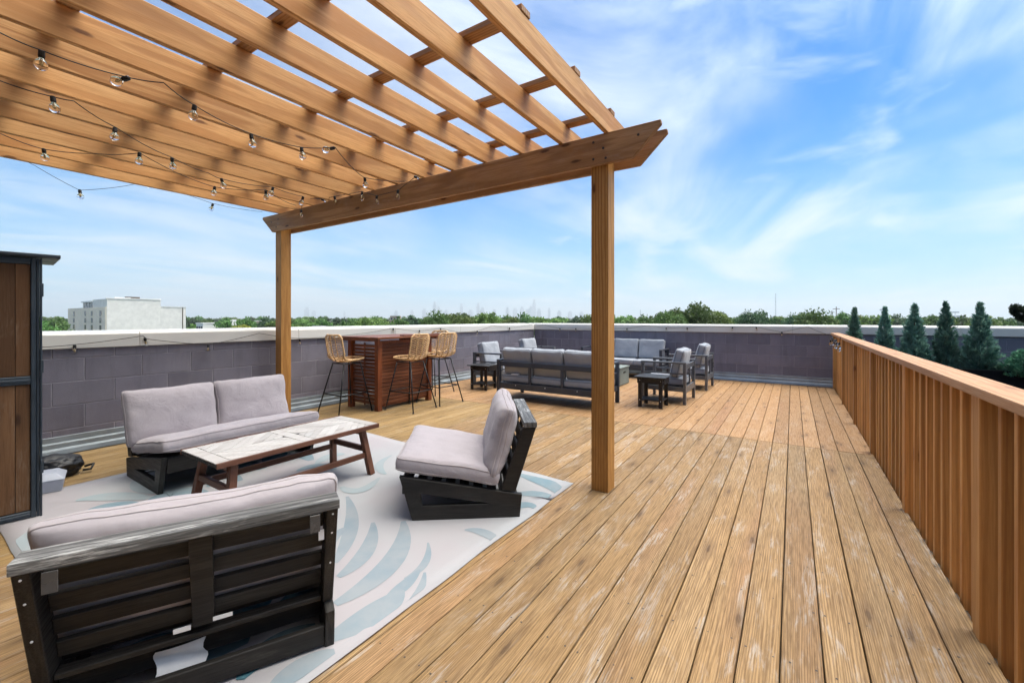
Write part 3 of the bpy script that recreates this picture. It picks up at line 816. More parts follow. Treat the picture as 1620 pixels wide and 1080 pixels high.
# ------------------------------------------------------------------ bar
bar = thing('outdoor_bar', 'reddish brown slatted wooden bar against the parapet wall', 'bar', (-5.39, 4.715, 0))
bx, by, bh = .31, .515, 1.02
for sx in (-1, 1):
    for sy in (-1, 1):
        MB().box(sx * bx - .04, sx * bx + .04, sy * by - .04, sy * by + .04, .0, bh).build('corner_post', M['bar_z'], bar, .004)
ns = 17
for i in range(ns):
    z = .085 + (bh - .13) * i / ns
    hh = (bh - .13) / ns - .009
    MB().box(bx - .012, bx + .008, -by + .041, by - .041, z, z + hh).build('slat', M['bar_y'], bar, .0015)
    MB().box(-bx + .041, -.012, -by - .008, -by + .012, z, z + hh).build('slat', M['bar_x'], bar, .0015)
    MB().box(.012, bx - .041, -by - .008, -by + .012, z, z + hh).build('slat', M['bar_x'], bar, .0015)
MB().box(-.0115, .0115, -by - .006, -by + .014, .06, bh - .03).build('side_stile', M['bar_z'], bar)
MB().box(bx - .03, bx - .0125, -by + .041, by - .041, .05, bh).build('back_panel', M['bar_z'], bar)
MB().box(-bx + .04, bx - .04, by - .012, by + .004, .05, bh).build('end_panel', M['bar_z'], bar)
# counter boards with upturned ends and lip
for i, (xa, xb) in enumerate(((-.44, -.21), (-.207, .02), (.023, .25), (.253, .44))):
    MB().box(xa, xb, -.63, .70, bh + .032, bh + .062).build('counter_board', M['bar_y'], bar, .004)
for sy, y in ((-1, -.60), (1, .60)):
    MB().box(-.43, .43, y - .02, y + .02, bh + .001, bh + .031).build('counter_batten', M['bar_x'], bar, .003)
MB().box(.30, .40, -.10, .72, bh + .064, bh + .082).build('raised_ledge', M['bar_y'], bar, .003)

# ------------------------------------------------------------------ bar stools (front = -Y)
def stool(label, loc, rz):
    t = thing('bar_stool', label, 'bar stool', loc, rz, 'rattan bar stools')
    SZ = .735
    def spine(s_):      # s 0..1 from seat front to top of back
        pts = [(-.24, .012), (-.10, -.004), (.06, -.008), (.15, .012), (.195, .085), (.222, .20), (.242, .31), (.252, .385)]
        k = s_ * (len(pts) - 1); i = min(int(k), len(pts) - 2); f = k - i
        return pts[i][0] * (1 - f) + pts[i + 1][0] * f, pts[i][1] * (1 - f) + pts[i + 1][1] * f
    def halfw(s_):
        return .205 * (min(1, s_ / .07) ** .45 if s_ < .07 else 1) * (1 if s_ < .9 else (1 - ((s_ - .9) / .1) ** 2 * .3)) * (1.0 if s_ > .5 else .96 + .08 * s_)
    def pt(s_, q):      # q -1..1 across
        y, z = spine(s_); w = halfw(s_)
        curl = (abs(q) ** 2.2) * (.035 if s_ < .42 else .055)
        nx = q * w * (1 - .04 * q * q)
        if s_ < .42: return Vector((nx, y, SZ + z + curl))
        f = min(1, (s_ - .42) / .2); return Vector((nx, y - curl * f, SZ + z + curl * (1 - f)))
    # rim
    N = 26
    rim = [pt(i / N, 1) for i in range(N + 1)] + [pt(1, 1 - 2 * i / 8) for i in range(1, 8)] + [pt(1 - i / N, -1) for i in range(N + 1)] + [pt(0, -1 + 2 * i / 8) for i in range(1, 8)]
    MB().tube(rim, .0125, 7, closed=True).build('rim', M['rattan'], t, smooth=True)
    mb = MB()
    for q in (-.5, 0, .5): mb.tube([pt(.01 + .98 * i / N, q) for i in range(N + 1)], .008 if q else .010, 6)
    mb.build('ribs', M['rattan'], t, smooth=True)
    mb = MB()
    for i in range(26):
        s0 = .03 + i * .0375
        for sd in (-1, 1):
            seg = [pt(min(.995, max(.004, s0 + .075 * (k / 5) ** 1.3)), sd * k / 5 * .99) for k in range(6)]
            if s0 < .98: mb.tube(seg, .0062, 5)
    o = mb.build('weave', M['rattan'], t, smooth=True); o['kind'] = 'stuff'
    # metal frame
    topc = [(-.135, -.15), (.135, -.15), (.135, .115), (-.135, .115)]
    botc = [(-.255, -.265), (.255, -.265), (.255, .275), (-.255, .275)]
    MB().tube([Vector((x, y, SZ - .028)) for x, y in topc], .008, 7, closed=True).build('seat_frame', M['black_metal'], t, smooth=True)
    ring = []
    for (a, b) in zip(topc, botc):
        MB().tube([(a[0], a[1], SZ - .026), (b[0], b[1], .012)], .0095, 8).build('leg', M['black_metal'], t, smooth=True)
        MB().lathe([(.015, 0), (.015, .008), (.010, .014)], 10, Matrix.Translation((b[0], b[1], .001))).build('foot', M['black_metal'], t)
        f = .62; ring.append(Vector((a[0] + (b[0] - a[0]) * f, a[1] + (b[1] - a[1]) * f, (SZ - .026) + (.012 - SZ + .026) * f)))
    MB().tube(ring, .0085, 7, closed=True).build('footrest', M['black_metal'], t, smooth=True)
    return t
s1 = stool('rattan bar stool at the near end of the bar beside the pergola post', (-5.43, 3.90, 0), R(178))
copy_tree(s1, None, 'rattan bar stool in front of the bar, nearest the coffee table', (-4.80, 4.575, 0), R(-90 + 4))
copy_tree(s1, None, 'rattan bar stool in front of the bar, right of the other one', (-4.80, 5.20, 0), R(-94))
copy_tree(s1, None, 'rattan bar stool at the far end of the bar mostly hidden', (-5.50, 5.80, 0), R(4))

# ------------------------------------------------------------------ aluminium lounge set (front = -Y, origin at centre of footprint)
def alu_seat(name, label, cat, W, n, loc, rz, frame='alu', group='grey cushioned aluminium lounge set', D=.70):
    t = thing(name, label, cat, loc, rz, group)
    fm = M[frame]; AZ = .665
    yb, yf = D / 2, -D / 2
    for sx in (-1, 1):
        x = sx * (W / 2 - .03)
        MB().box(x - .03, x + .03, yb - .045, yb, 0, AZ - .031).build('leg', fm, t, .004)
        MB().box(x - .03, x + .03, yf, yf + .045, 0, AZ - .031).build('leg', fm, t, .004)
        MB().box(x - .031, x + .031, yf - .001, yb + .001, AZ - .03, AZ).build('armrest', fm, t, .004)
        MB().box(x - .012, x + .012, yf + .046, yb - .046, .47, .492).build('side_bar', fm, t, .002)
        MB().box(x - .014, x + .014, yf + .046, yb - .046, .20, .275).build('side_rail', fm, t, .002)
    MB().box(-W / 2 + .061, W / 2 - .061, yb - .032, yb - .006, .555, .634).build('back_rail', fm, t, .003)
    MB().box(-W / 2 + .061, W / 2 - .061, yb - .034, yb - .004, .185, .285).build('rear_rail', fm, t, .003)
    MB().box(-W / 2 + .061, W / 2 - .061, yf + .006, yf + .036, .185, .285).build('front_rail', fm, t, .003)
    for i in range(1, n):
        x = -W / 2 + .06 + (W - .12) * i / n
        MB().box(x - .022, x + .022, yb - .030, yb - .008, .286, .554).build('back_upright', fm, t, .002)
    if n == 1:
        MB().box(-.02, .02, yb - .030, yb - .008, .286, .554).build('back_upright', fm, t, .002)
    MB().box(-W / 2 + .062, W / 2 - .062, yf + .037, yb - .036, .255, .27).build('seat_panel', M['black_metal'], t)
    cw = (W - .13) / n
    for i in range(n):
        cx = (i - (n - 1) / 2) * cw
        cushion('seat_cushion', t, (cx, -.02, .345), (0, 0, 0), cw - .008, D - .06, .10, .018, M['grey_fabric'], M['grey_pipe'], i + W * 3, wr=.004, pr=.004, rnd_=.12)
        cushion('back_cushion', t, (cx, yb - .155, .635), (R(90 - 14), 0, 0), cw - .012, .46, .11, .035, M['grey_fabric'], M['grey_pipe'], i * 1.7 + W * 5, wr=.007, pr=.004, rnd_=.22)
    return t
# three-seat sofa with its back to the camera
s3 = alu_seat('garden_sofa', 'three seat grey sofa with charcoal frame turned away from the camera', 'sofa', 1.86, 3, (-3.265, 6.345, 0), R(180), D=.80)
mb = MB()
for x in (-.55, 0, .55): mb.lathe([(.008, 0), (.008, .003), (.003, .005)], 8, Matrix.Translation((x, .40 - .0045, .255)) @ Matrix.Rotation(R(-90), 4, 'X'))
mb.build('bolt_heads', M['tag_white'], s3)
MB().box(.55, .68, .27, .34, .415, .428).build('care_tag', M['tag_white'], s3)
alu_seat('garden_sofa', 'three seat grey sofa against the far parapet wall facing the camera', 'sofa', 1.93, 3, (-3.37, 10.05, 0), 0)
c1 = alu_seat('armchair', 'grey armchair nearest the black side table on the right', 'armchair', .78, 1, (-1.745, 7.48, 0), R(-90), 'alu_light')
copy_tree(c1, None, 'grey armchair standing in front of the far wall, right end of the lounge set', (-1.685, 9.11, 0), R(-90))
copy_tree(c1, None, 'grey armchair by the left wall behind the black side table', (-5.15, 7.33, 0), R(92))
copy_tree(c1, None, 'grey armchair in the far left corner of the deck', (-5.25, 9.08, 0), R(90))
# fire pit table
fp = thing('fire_pit_table', 'low grey green box table between the grey sofas', 'table', (-3.38, 8.62, 0))
MB().box(-.50, .50, -.285, .285, .012, .345).build('body', M['stone_green'], fp, .006)
MB().box(-.515, .515, -.30, .30, .346, .372).build('table_top', M['stone_green'], fp, .005)
MB().box(.5005, .506, -.07, .07, .245, .275).build('handle_slot', M['black_resin'], fp)
for sx in (-1, 1):
    for sy in (-1, 1): MB().box(sx * .46 - .02, sx * .46 + .02, sy * .25 - .02, sy * .25 + .02, 0, .0115).build('foot', M['black_resin'], fp)
# side tables
def side_table(label, loc, rz=0):
    t = thing('side_table', label, 'side table', loc, rz, 'small black side tables')
    for i in range(4):
        y = -.172 + i * .1147
        MB().box(-.235, .235, y - .0545, y + .0545, .452, .47).build('top_slat', M['black_resin'], t, .003)
    for sx in (-1, 1):
        for sy in (-1, 1): MB().box(sx * .155 - .028, sx * .155 + .028, sy * .165 - .012, sy * .165 + .012, 0, .451).build('leg', M['black_resin'], t, .003)
        a, b = sorted((sx * .188, sx * .204)); MB().box(a, b, -.152, .152, .36, .448).build('apron', M['black_resin'], t, .002)
    for sy in (-1, 1): MB().box(-.126, .126, sy * .163 - .009, sy * .163 + .009, .37, .448).build('apron', M['black_resin'], t, .002)
    for i in range(3):
        y = -.10 + .1 * i; MB().box(-.18, .18, y - .047, y + .047, .105, .12).build('shelf_slat', M['black_resin'], t, .002)
    mb = MB()
    for sx in (-1, 1):
        for z in (.11, .41): mb.lathe([(.006, 0), (.005, .003)], 8, Matrix.Translation((sx * .155, -.1775, z)) @ Matrix.Rotation(R(90), 4, 'X'))
    mb.build('bolt_heads', M['tag_white'], t)
    return t
st = side_table('small black slatted side table in front of the right armchair', (-1.81, 6.77, 0), 0)
copy_tree(st, None, 'small black slatted side table left of the three seat sofa', (-4.99, 6.64, 0), R(4))

# ------------------------------------------------------------------ storage shed at the left edge
sh = thing('storage_shed', 'tall storage cabinet of brown planks in a dark metal frame', 'cabinet', (-4.30, .695, 0), R(-8))
sw, sd, shh = 1.5, .75, 1.765          # runs along local -Y, front face towards +X
MB().box(-sd, -.031, -sw, -.012, .03, shh - .02).build('body', M['shed_metal'], sh)
pwd = .068; y = -.045
while y - pwd > -sw:
    MB().box(-.026, -.008, y - pwd + .0025, y, .06, .905).build('plank', M['shed_z'], sh, .002)
    MB().box(-.026, -.008, y - pwd + .0025, y, .965, shh - .05).build('plank', M['shed_z'], sh, .002)
    y -= pwd
for z0, z1 in ((.012, .055), (.908, .962), (shh - .048, shh - .008)):
    MB().box(-.022, .004, -sw, -.043, z0, z1).build('frame_rail', M['shed_metal'], sh, .003)
    MB().box(.0045, .010, -sw, -.043, z0 + (z1 - z0) * .35, z0 + (z1 - z0) * .65).build('frame_rib', M['shed_metal'], sh, .002)
MB().box(-.024, .006, -.0425, -.018, .008, shh - .006).build('frame_stile', M['shed_metal'], sh, .003)
MB().box(-.024, .002, -.0165, -.002, .008, shh - .006).build('corner_post', M['shed_metal'], sh, .003)
MB().box(-.030, .010, -.0012, .010, .006, shh - .004).build('door_edge', M['shed_metal'], sh, .003)
for z in (.30, .98, 1.5): MB().box(.003, .014, .0, .016, z, z + .09).build('hinge', M['shed_metal'], sh, .002)
mb = MB(); mb.prism([(-.9, shh + .03), (.02, shh - .003), (.055, shh + .004), (.055, shh + .022), (-.9, shh + .075)], lambda p: (p[0], .095, p[1]), lambda p: (p[0], -sw - .05, p[1]))
mb.build('roof', M['shed_metal'], sh, .003)

# ------------------------------------------------------------------ bag and plastic box behind the shed
def bag():
    bm = bmesh.new(); bmesh.ops.create_icosphere(bm, subdivisions=5, radius=1)
    for v in bm.verts:
        p = v.co.copy(); n = p.normalized()
        r_ = 1 - abs(mnoise.noise(n * 1.7)) * .22 - abs(mnoise.noise(n * 4.5 + Vector((3, 1, 2)))) * .12 + mnoise.noise(n * 9) * .02
        v.co = Vector((n.x * .16 * r_, n.y * .20 * r_, max(-.085, n.z * .115 * r_)))
    me = bpy.data.meshes.new('bag'); bm.to_mesh(me); bm.free(); me.materials.append(M['bag']); me.shade_smooth()
    o = thing('plastic_bag', 'crumpled black bag on the deck beside the cabinet', 'bag', (-5.27, .93, .086))
    ob('bag_body', me, o)
    MB().tube([(.02, .19, -.04), (.07, .235, -.02), (.10, .21, -.055), (.06, .17, -.06)], .010, 6).build('drawstring', M['bag'], o, smooth=True)
bag()
pb = thing('plastic_tote', 'pale grey plastic box on the deck in front of the black bag', 'box', (-4.93, .78, 0), R(-14))
mb = MB(); n = 4
vs = [(-.11, -.14, 0), (.11, -.14, 0), (.11, .14, 0), (-.11, .14, 0), (-.125, -.155, .10), (.125, -.155, .10), (.125, .155, .10), (-.125, .155, .10)]
mb.add(vs, [(3, 2, 1, 0), (4, 5, 6, 7), (0, 1, 5, 4), (1, 2, 6, 5), (2, 3, 7, 6), (3, 0, 4, 7)]); mb.build('body', M['box_plastic'], pb, .012, seg=2)
vs = [(-.13, -.16, .101), (.13, -.16, .101), (.13, .16, .101), (-.13, .16, .101), (-.08, -.11, .145), (.08, -.11, .145), (.08, .11, .145), (-.08, .11, .145)]
MB().add(vs, [(3, 2, 1, 0), (4, 5, 6, 7), (0, 1, 5, 4), (1, 2, 6, 5), (2, 3, 7, 6), (3, 0, 4, 7)]).build('lid', M['box_plastic'], pb, .008, seg=2)

# ------------------------------------------------------------------ string lights
sock_me = MB().lathe([(.008, 0), (.013, -.004), (.0145, -.030), (.012, -.040)], 10).mesh('socket', M['wire'])
bulb_me = MB().lathe([(.010, -.034), (.012, -.044), (.022, -.056), (.0275, -.072), (.026, -.086), (.017, -.098), (.003, -.103)], 14).mesh('bulb', M['glass'], smooth=True)
fil_me = MB().lathe([(.002, -.042), (.006, -.058), (.007, -.072), (.002, -.080)], 6).mesh('filament', M['filament'])
def strand(label, pts, bulbs, sag=.0, r=.0032, scale=1., tilt=None):
    t = thing('string_light', label, 'string light', pts[0], 0, 'string lights')
    o0 = Vector(pts[0]); path = []
    for a, b in zip(pts[:-1], pts[1:]):
        a, b = Vector(a), Vector(b); L = (b - a).length
        for i in range(8):
            f = i / 8; p = a.lerp(b, f); p.z -= sag * L * 4 * f * (1 - f); path.append(p - o0)
    path.append(Vector(pts[-1]) - o0)
    MB().tube(path, r, 5).build('wire', M['wire'], t, smooth=True)
    for i, bpos in enumerate(bulbs):
        rot = (rnd.uniform(-.25, .25), rnd.uniform(-.25, .25), 0)
        if tilt and i in tilt: rot = (0, R(tilt[i]), R(40))
        s_ = ob('socket', sock_me, t, Vector(bpos) - o0, rot, (scale,) * 3)
        g = ob('bulb', bulb_me, s_); ob('filament', fil_me, s_)
    return t
def pz(u, v, z=2.755): return at_z(u, v, z)
A = [(-40, 38), (0, 52), (66, 80), (200, 122), (259, 131), (305, 165), (396, 211), (476, 233), (530, 233), (576, 281), (640, 287)]
strand('string light strand nearest the open sky side of the pergola rafters', [pz(*p) for p in A], [pz(u, v) for u, v in ((66, 80), (205, 123), (308, 166), (397, 212), (477, 233), (530, 234), (577, 281))], .03, tilt={1: 70, 5: 75})
B = [(-40, 112), (0, 128), (83, 153), (117, 160), (184, 202), (272, 249), (330, 274), (350, 283), (432, 296), (480, 311)]
strand('string light strand under the middle pergola rafters', [pz(*p) for p in B], [pz(u, v) for u, v in ((83, 152), (182, 202), (272, 249), (350, 282), (432, 296), (480, 311))], .03)
Cc = [(-40, 195), (0, 211), (69, 236), (150, 243), (221, 242), (340, 296), (420, 300), (468, 325)]
strand('string light strand near the wall side of the pergola rafters', [pz(*p) for p in Cc], [pz(u, v) for u, v in ((69, 235), (221, 241), (340, 295), (420, 301), (476, 330))][:4], .03)
D_ = [(-30, 215), (0, 232), (55, 262), (126, 301), (200, 294), (238, 284), (337, 322), (415, 335)]
strand('string light strand sagging below the outer pergola edge against the sky', [at_x(u, v, -6.05) for u, v in D_], [at_x(u, v, -6.05) for u, v in ((126, 300), (238, 284), (337, 322))], .02, r=.0025)
E_ = [(657, 280), (630, 301), (596, 310), (572, 303), (529, 311), (507, 315), (479, 314), (477, 332), (466, 330)]
strand('string light strand hooked along the pergola beam', [at_y(u, v, YF - .03) for u, v in E_], [at_y(u, v, YF - .03) for u, v in ((655, 279), (630, 300), (596, 309), (573, 303), (529, 310), (508, 315), (477, 332))], .0, tilt={0: -70, 5: -70})
# along the parapets
def wall_strand(label, pts, bulbs): strand(label, pts, bulbs, .012, r=.0035, scale=.95)
xw = XL + .05
lw = [(66, 549), (118, 545), (226, 531), (232, 536), (330, 545), (410, 527), (470, 535), (540, 531), (622, 519), (660, 523), (697, 519), (725, 525), (755, 523), (779, 515), (806, 518), (842, 513)]
wall_strand('string light strand along the left parapet coping', [at_x(u, v, xw) for u, v in lw], [at_x(u, v, xw) for u, v in ((118, 545), (229, 534), (330, 545), (474, 536), (622, 519), (664, 522), (697, 519), (755, 523), (806, 518))])
yw = YB - .05
bw = [(850, 515), (862, 514), (886, 519), (911, 519), (992, 519), (1022, 515), (1054, 518), (1087, 518), (1122, 516), (1159, 517), (1196, 517), (1237, 525), (1278, 516), (1287, 521), (1318, 532)]
wall_strand('string light strand along the far parapet coping', [at_y(u, v, yw) for u, v in bw], [at_y(u, v, yw) for u, v in ((886, 519), (911, 519), (992, 519), (1054, 518), (1087, 518), (1159, 517), (1196, 517), (1237, 525))])
rw = [Vector((.596, y, z)) for y, z in ((10.38, 1.02), (10.0, .95), (9.6, 1.02), (9.2, .95), (8.9, 1.01), (8.55, .93), (8.2, .99), (8.02, 1.076))]
strand('string light strand looped along the far end of the railing', rw, [rw[i] for i in (1, 2, 3, 4, 5, 6)] + [Vector((.596, 9.4, .985)), Vector((.596, 8.72, .965))], .05, r=.004)

# ------------------------------------------------------------------ planter, conifers
pt_ = thing('planter_trough', 'long matte black planter trough in front of the far wall', 'planter', (3.6, 9.95, 0))
MB().box(-2.75, 3.6, -.42, -.40, -.03, .56).build('front_panel', M['planter'], pt_, .004)
MB().box(-2.75, 3.6, .40, .42, -.03, .56).build('back_panel', M['planter'], pt_, .004)
for x in (-2.75, 3.58): MB().box(x, x + .02, -.399, .399, -.03, .56).build('end_panel', M['planter'], pt_, .004)
MB().box(-2.729, 3.579, -.399, .399, .44, .50).build('soil', M['membrane'], pt_)
M['conifer'] = leafmat('conifer_needles', (.045, .145, .115), (.28, .48, .40), .35, .5)
M['conifer_g'] = leafmat('bush_leaves', (.03, .10, .055), (.13, .32, .18), .25, .45)
M['topiary'] = leafmat('topiary_leaves', (.014, .026, .016), (.085, .10, .062), .2, .45)
def spray_mesh(name, mat, H_, Rf, n, seed, size=.05, upright=.8):
    rr = random.Random(seed); mb = MB()
    for i in range(n):
        t = rr.random() ** 1.15; a = rr.uniform(0, 2 * math.pi)
        lump = 1 + .5 * mnoise.noise(Vector((math.cos(a) * 1.6 + seed, math.sin(a) * 1.6, t * 5)))
        rad = Rf(t) * lump * (rr.random() ** .35)
        p = Vector((math.cos(a) * rad, math.sin(a) * rad, t * H_))
        d = Vector((math.cos(a) * (1 - upright * .5), math.sin(a) * (1 - upright * .5), upright)) + Vector((rr.uniform(-.5, .5), rr.uniform(-.5, .5), rr.uniform(-.4, .4)))
        d.normalize(); side = d.cross(Vector((rr.uniform(-1, 1), rr.uniform(-1, 1), rr.uniform(-1, 1)))).normalized()
        L = size * rr.uniform(.6, 1.4) * (1 - .62 * t); w = L * .17 + .001
        # a small spray: central blade and two side blades
        mb.add([p - side * w, p + side * w, p + d * L + side * w * .3, p + d * L - side * w * .3], [(0, 1, 2, 3)])
        for sg in (-1, 1):
            d2 = (d + side * sg * .75).normalized(); q = p + d * L * .3; s2 = d2.cross(d.cross(side)).normalized()
            mb.add([q - s2 * w * .6, q + s2 * w * .6, q + d2 * L * .7], [(0, 1, 2)])
    return mb.mesh(name, mat)
def conifer(label, x, y, z0, ztop, wid, seed, flare):
    t = thing('potted_conifer', label, 'conifer', (x, y, z0), rnd.uniform(0, 6), 'blue green conifers in a row')
    H_ = ztop - z0
    def Rf(s_):
        b = wid * (1 - s_) ** .80 * (.70 + .30 * min(1, s_ / .15))
        if s_ > .82: b = wid * (.13 if s_ < .92 else .13 * (1 - s_) / .08 + .006)
        return b * flare(s_)
    me = spray_mesh('foliage', M['conifer'], H_, Rf, 1900, seed, .095)
    ob('foliage', me, t)
    MB().tube([(0, 0, -.1), (0, 0, H_ * .5), (.005, 0, H_ * .96)], [.02, .013, .004], 6).build('trunk', M['bark'], t, smooth=True)
ctop = [(1352, 488), (1400, 487), (1447, 482), (1496, 478), (1551, 479)]
labs = ['small blue green conifer just past the far end of the railing', 'blue green conifer second in the row from the railing end', 'blue green conifer in the middle of the row of five', 'blue green conifer fourth in the row with a crooked tip', 'blue green conifer at the right end of the row']
fl = [lambda s_: 1, lambda s_: 1 if s_ > .3 else 1.08, lambda s_: 1.05, lambda s_: 1. if s_ > .25 else .85, lambda s_: 1.08]
for i, (u, v) in enumerate(ctop):
    p = at_y(u, v, 9.80)
    conifer(labs[i], p.x, 9.80, .49, p.z, (.13, .155, .185, .17, .20)[i], 31 + i, fl[i])
# shrub and leaning topiary at the right edge
p = at_y(1622, 585, 9.6)
t = thing('potted_shrub', 'bright green shrub in the black planter at the right edge', 'shrub', (p.x, 9.62, .48))
ob('foliage', spray_mesh('foliage', M['conifer_g'], .40, lambda s_: .21 * math.sqrt(max(.02, 1 - (s_ * 1.0) ** 2)), 2600, 5, .065, .5), t)
MB().tube([(0, 0, -.05), (0, 0, .2)], .012, 6).build('trunk', M['bark'], t)
p = at_y(1613, 496, 9.2)
t = thing('topiary_tree', 'dark oval topiary crown leaning into the right edge of the view', 'topiary', (p.x + .42, 9.2, .0))
mb = MB(); rr = random.Random(3)
Mt = Matrix.Translation((-.40, 0, p.z)) @ Matrix.Rotation(R(-38), 4, 'Y')
for i in range(4200):
    a = rr.uniform(0, 2 * math.pi); c = rr.uniform(-1, 1); s_ = math.sqrt(1 - c * c); q = rr.random() ** .45
    d = Vector((s_ * math.cos(a), s_ * math.sin(a), c)); pp = Vector((d.x * .085 * q, d.y * .085 * q, d.z * .155 * q)) * (1 + .12 * mnoise.noise(d * 3))
    e1 = d.cross(Vector((rr.uniform(-1, 1), rr.uniform(-1, 1), rr.uniform(-1, 1)))).normalized(); e2 = (d + e1 * rr.uniform(-.5, .5)).normalized()
    L = .016; mb.add([Mt @ (pp - e1 * L * .4), Mt @ (pp + e2 * L * .5 + e1 * L * .45), Mt @ (pp + e2 * L * 1.2), Mt @ (pp + e2 * L * .5 - e1 * L * .45)], [(0, 1, 2, 3)])
mb.build('crown', M['topiary'], t)
MB().tube([(.0, 0, -.02), (-.02, 0, .7), (-.16, 0, p.z - .25), (-.36, 0, p.z - .04)], [.022, .02, .016, .010], 7).build('trunk', M['bark'], t, smooth=True)
MB().lathe([(.15, -.028), (.19, .36), (.20, .38), (.17, .38), (.165, .33)], 18).build('pot', M['planter'], t, smooth=True)

# ------------------------------------------------------------------ town: trees
TREE_COL = [((.055, .115, .026), (.135, .235, .055)), ((.085, .15, .030), (.20, .30, .07)), ((.036, .085, .036), (.085, .155, .065)), ((.13, .14, .02), (.33, .31, .04))]
for i, (a, b) in enumerate(TREE_COL): M['leaf%d' % i] = leafmat('tree_leaves_%d' % i, a, b, .3, .55)
def crown_mesh(seed, mat, nclump, nleaf, leaf, spread=1., openness=.0):
    """unit crown: radius 1 in plan, z from 0 to 1.5"""
    rr = random.Random(seed); mb = MB()
    for c in range(nclump):
        a = rr.uniform(0, 2 * math.pi); cz = rr.uniform(-.75, 1); s_ = math.sqrt(max(0, 1 - cz * cz)); q = rr.uniform(.45, 1)
        ctr = Vector((s_ * math.cos(a) * q * .78, s_ * math.sin(a) * q * .78, .70 + cz * q * .60))
        cr = rr.uniform(.16, .34)
        for l in range(nleaf):
            d = Vector((rr.gauss(0, 1), rr.gauss(0, 1), rr.gauss(0, 1))).normalized(); p = ctr + Vector((d.x, d.y, d.z * .7)) * cr * rr.random() ** .4
            e1 = Vector((rr.gauss(0, 1), rr.gauss(0, 1), rr.gauss(0, .6))).normalized(); e2 = e1.cross(d).normalized()
            L = leaf * rr.uniform(.6, 1.3)
            mb.add([p - e1 * L, p + e2 * L * .55, p + e1 * L, p - e2 * L * .55], [(0, 1, 2, 3)])
    return mb.mesh('crown', mat)
crowns = {}
for i in range(4):
    crowns[('far', i)] = [crown_mesh(100 + i * 7 + k, M['leaf%d' % i], 46, 55, .085) for k in range(3 if i < 3 else 1)]
    if i < 3: crowns[('near', i)] = [crown_mesh(200 + i * 7 + k, M['leaf%d' % i], 120, 85, .045) for k in range(2)]
trunk_me = MB().tube([(0, 0, 0), (.02, 0, .4), (0, .02, .75)], [.045, .034, .018], 6).tube([(.01, 0, .45), (.2, .05, .78)], [.02, .007], 5).tube([(0, .01, .5), (-.17, -.1, .82)], [.02, .007], 5).mesh('trunk', M['bark'], smooth=True)
tr = random.Random(21)
TL = ['broad green tree in the row beyond the parapet', 'light green tree in the row beyond the parapet', 'dark green tree in the row beyond the parapet', 'yellow leaved tree beyond the left parapet']
def tree(u, vtop, wpx, d, col, kind='far', label=None, hk=1.0, group='trees beyond the parapet'):
    ztop = H + (504 - vtop) / 680 * d; Ht = ztop - GZ
    rad = wpx / 680 * d / 2; p = at_d(u, d, GZ)
    ch = min(Ht * .78, rad * 2 * hk)            # crown height
    t = thing('deciduous_tree', label or TL[col], 'tree', p, tr.uniform(0, 6.28), group)
    ob('crown', tr.choice(crowns[(kind, col)]), t, (0, 0, Ht - ch), None, (rad, rad, ch / 1.42))
    ob('trunk', trunk_me, t, None, None, (Ht * .6, Ht * .6, Ht))
    return t
# trees one can single out
tree(1090, 473, 112, 78, 0, 'near', 'largest round crowned tree, rising highest above the far parapet', .9)
tree(1062, 487, 70, 72, 0, 'near', 'green tree leaning against the left side of the largest tree', .9)
tree(1135, 487, 60, 84, 1, 'near', 'lighter tree at the right flank of the largest tree')
tree(1195, 489, 66, 95, 2, 'near', 'dark rounded tree left of the radio mast')
tree(1290, 488, 84, 88, 0, 'near', 'bushy green tree right of the radio mast')
tree(1265, 494, 56, 100, 2, 'near', 'dark tree at the left foot of the bushy tree by the mast')
tree(768, 489, 74, 92, 1, 'near', 'bright tree behind the grey armchair with a ragged top')
tree(690, 491, 70, 96, 0, 'near', 'broad tree above the right end of the bar')
tree(735, 494, 66, 90, 1, 'near', 'light green tree between the bar and the armchair')
tree(808, 497, 60, 88, 1, 'near', 'yellowish green tree left of the wall corner')
tree(585, 496, 70, 120, 1, 'near', 'light green tree above the left end of the bar')
tree(385, 512, 46, 140, 3, 'far', 'bright yellow tree beyond the left parapet', .7)
tree(310, 510, 34, 170, 1, 'far', 'light green tree right beside the pale apartment block')
tree(437, 503, 40, 130, 1, 'far', 'light tree just left of the far pergola post')
def prof(u):
    pts = [(60, 503), (110, 505), (300, 505), (380, 502), (440, 500), (480, 503), (560, 501), (640, 499), (700, 495), (830, 496), (870, 496), (940, 497), (1000, 497), (1040, 494), (1150, 495), (1240, 497), (1320, 494), (1400, 495), (1450, 494), (1500, 497), (1560, 499), (1640, 498)]
    for (a, x), (b, y) in zip(pts[:-1], pts[1:]):
        if a <= u <= b: return x + (y - x) * (u - a) / (b - a)
    return 500
u = 60; nb = 0
def nth(k): return '%d%s' % (k, 'th' if 10 < k % 100 < 14 else {1: 'st', 2: 'nd', 3: 'rd'}.get(k % 10, 'th'))
while u < 1650:                       # main belt
    if 870 < u < 940 or True:
        d = tr.uniform(120, 230) if not 95 < u < 325 else tr.uniform(290, 360); w = tr.uniform(36, 62) * (1 if not 95 < u < 325 else .6)
        nb += 1; kc = tr.choices([0, 1, 2], [5, 3, 3])[0]
        tree(u, prof(u) + tr.uniform(-3.5, 3), w, d, kc, 'far', '%s tree, %s from the left in the main row beyond the parapet' % (('broad green', 'light green', 'dark green')[kc], nth(nb)), .95)
    u += tr.uniform(20, 34)
u = 50
while u < 1650:                       # second belt, farther off
    tree(u, 500 + tr.uniform(-1.5, 3), tr.uniform(18, 34), tr.uniform(320, 520), tr.choices([0, 1, 2], [5, 2, 3])[0], 'far', 'small tree of the second row in the distance', .9, 'distant trees')
    u += tr.uniform(15, 24)
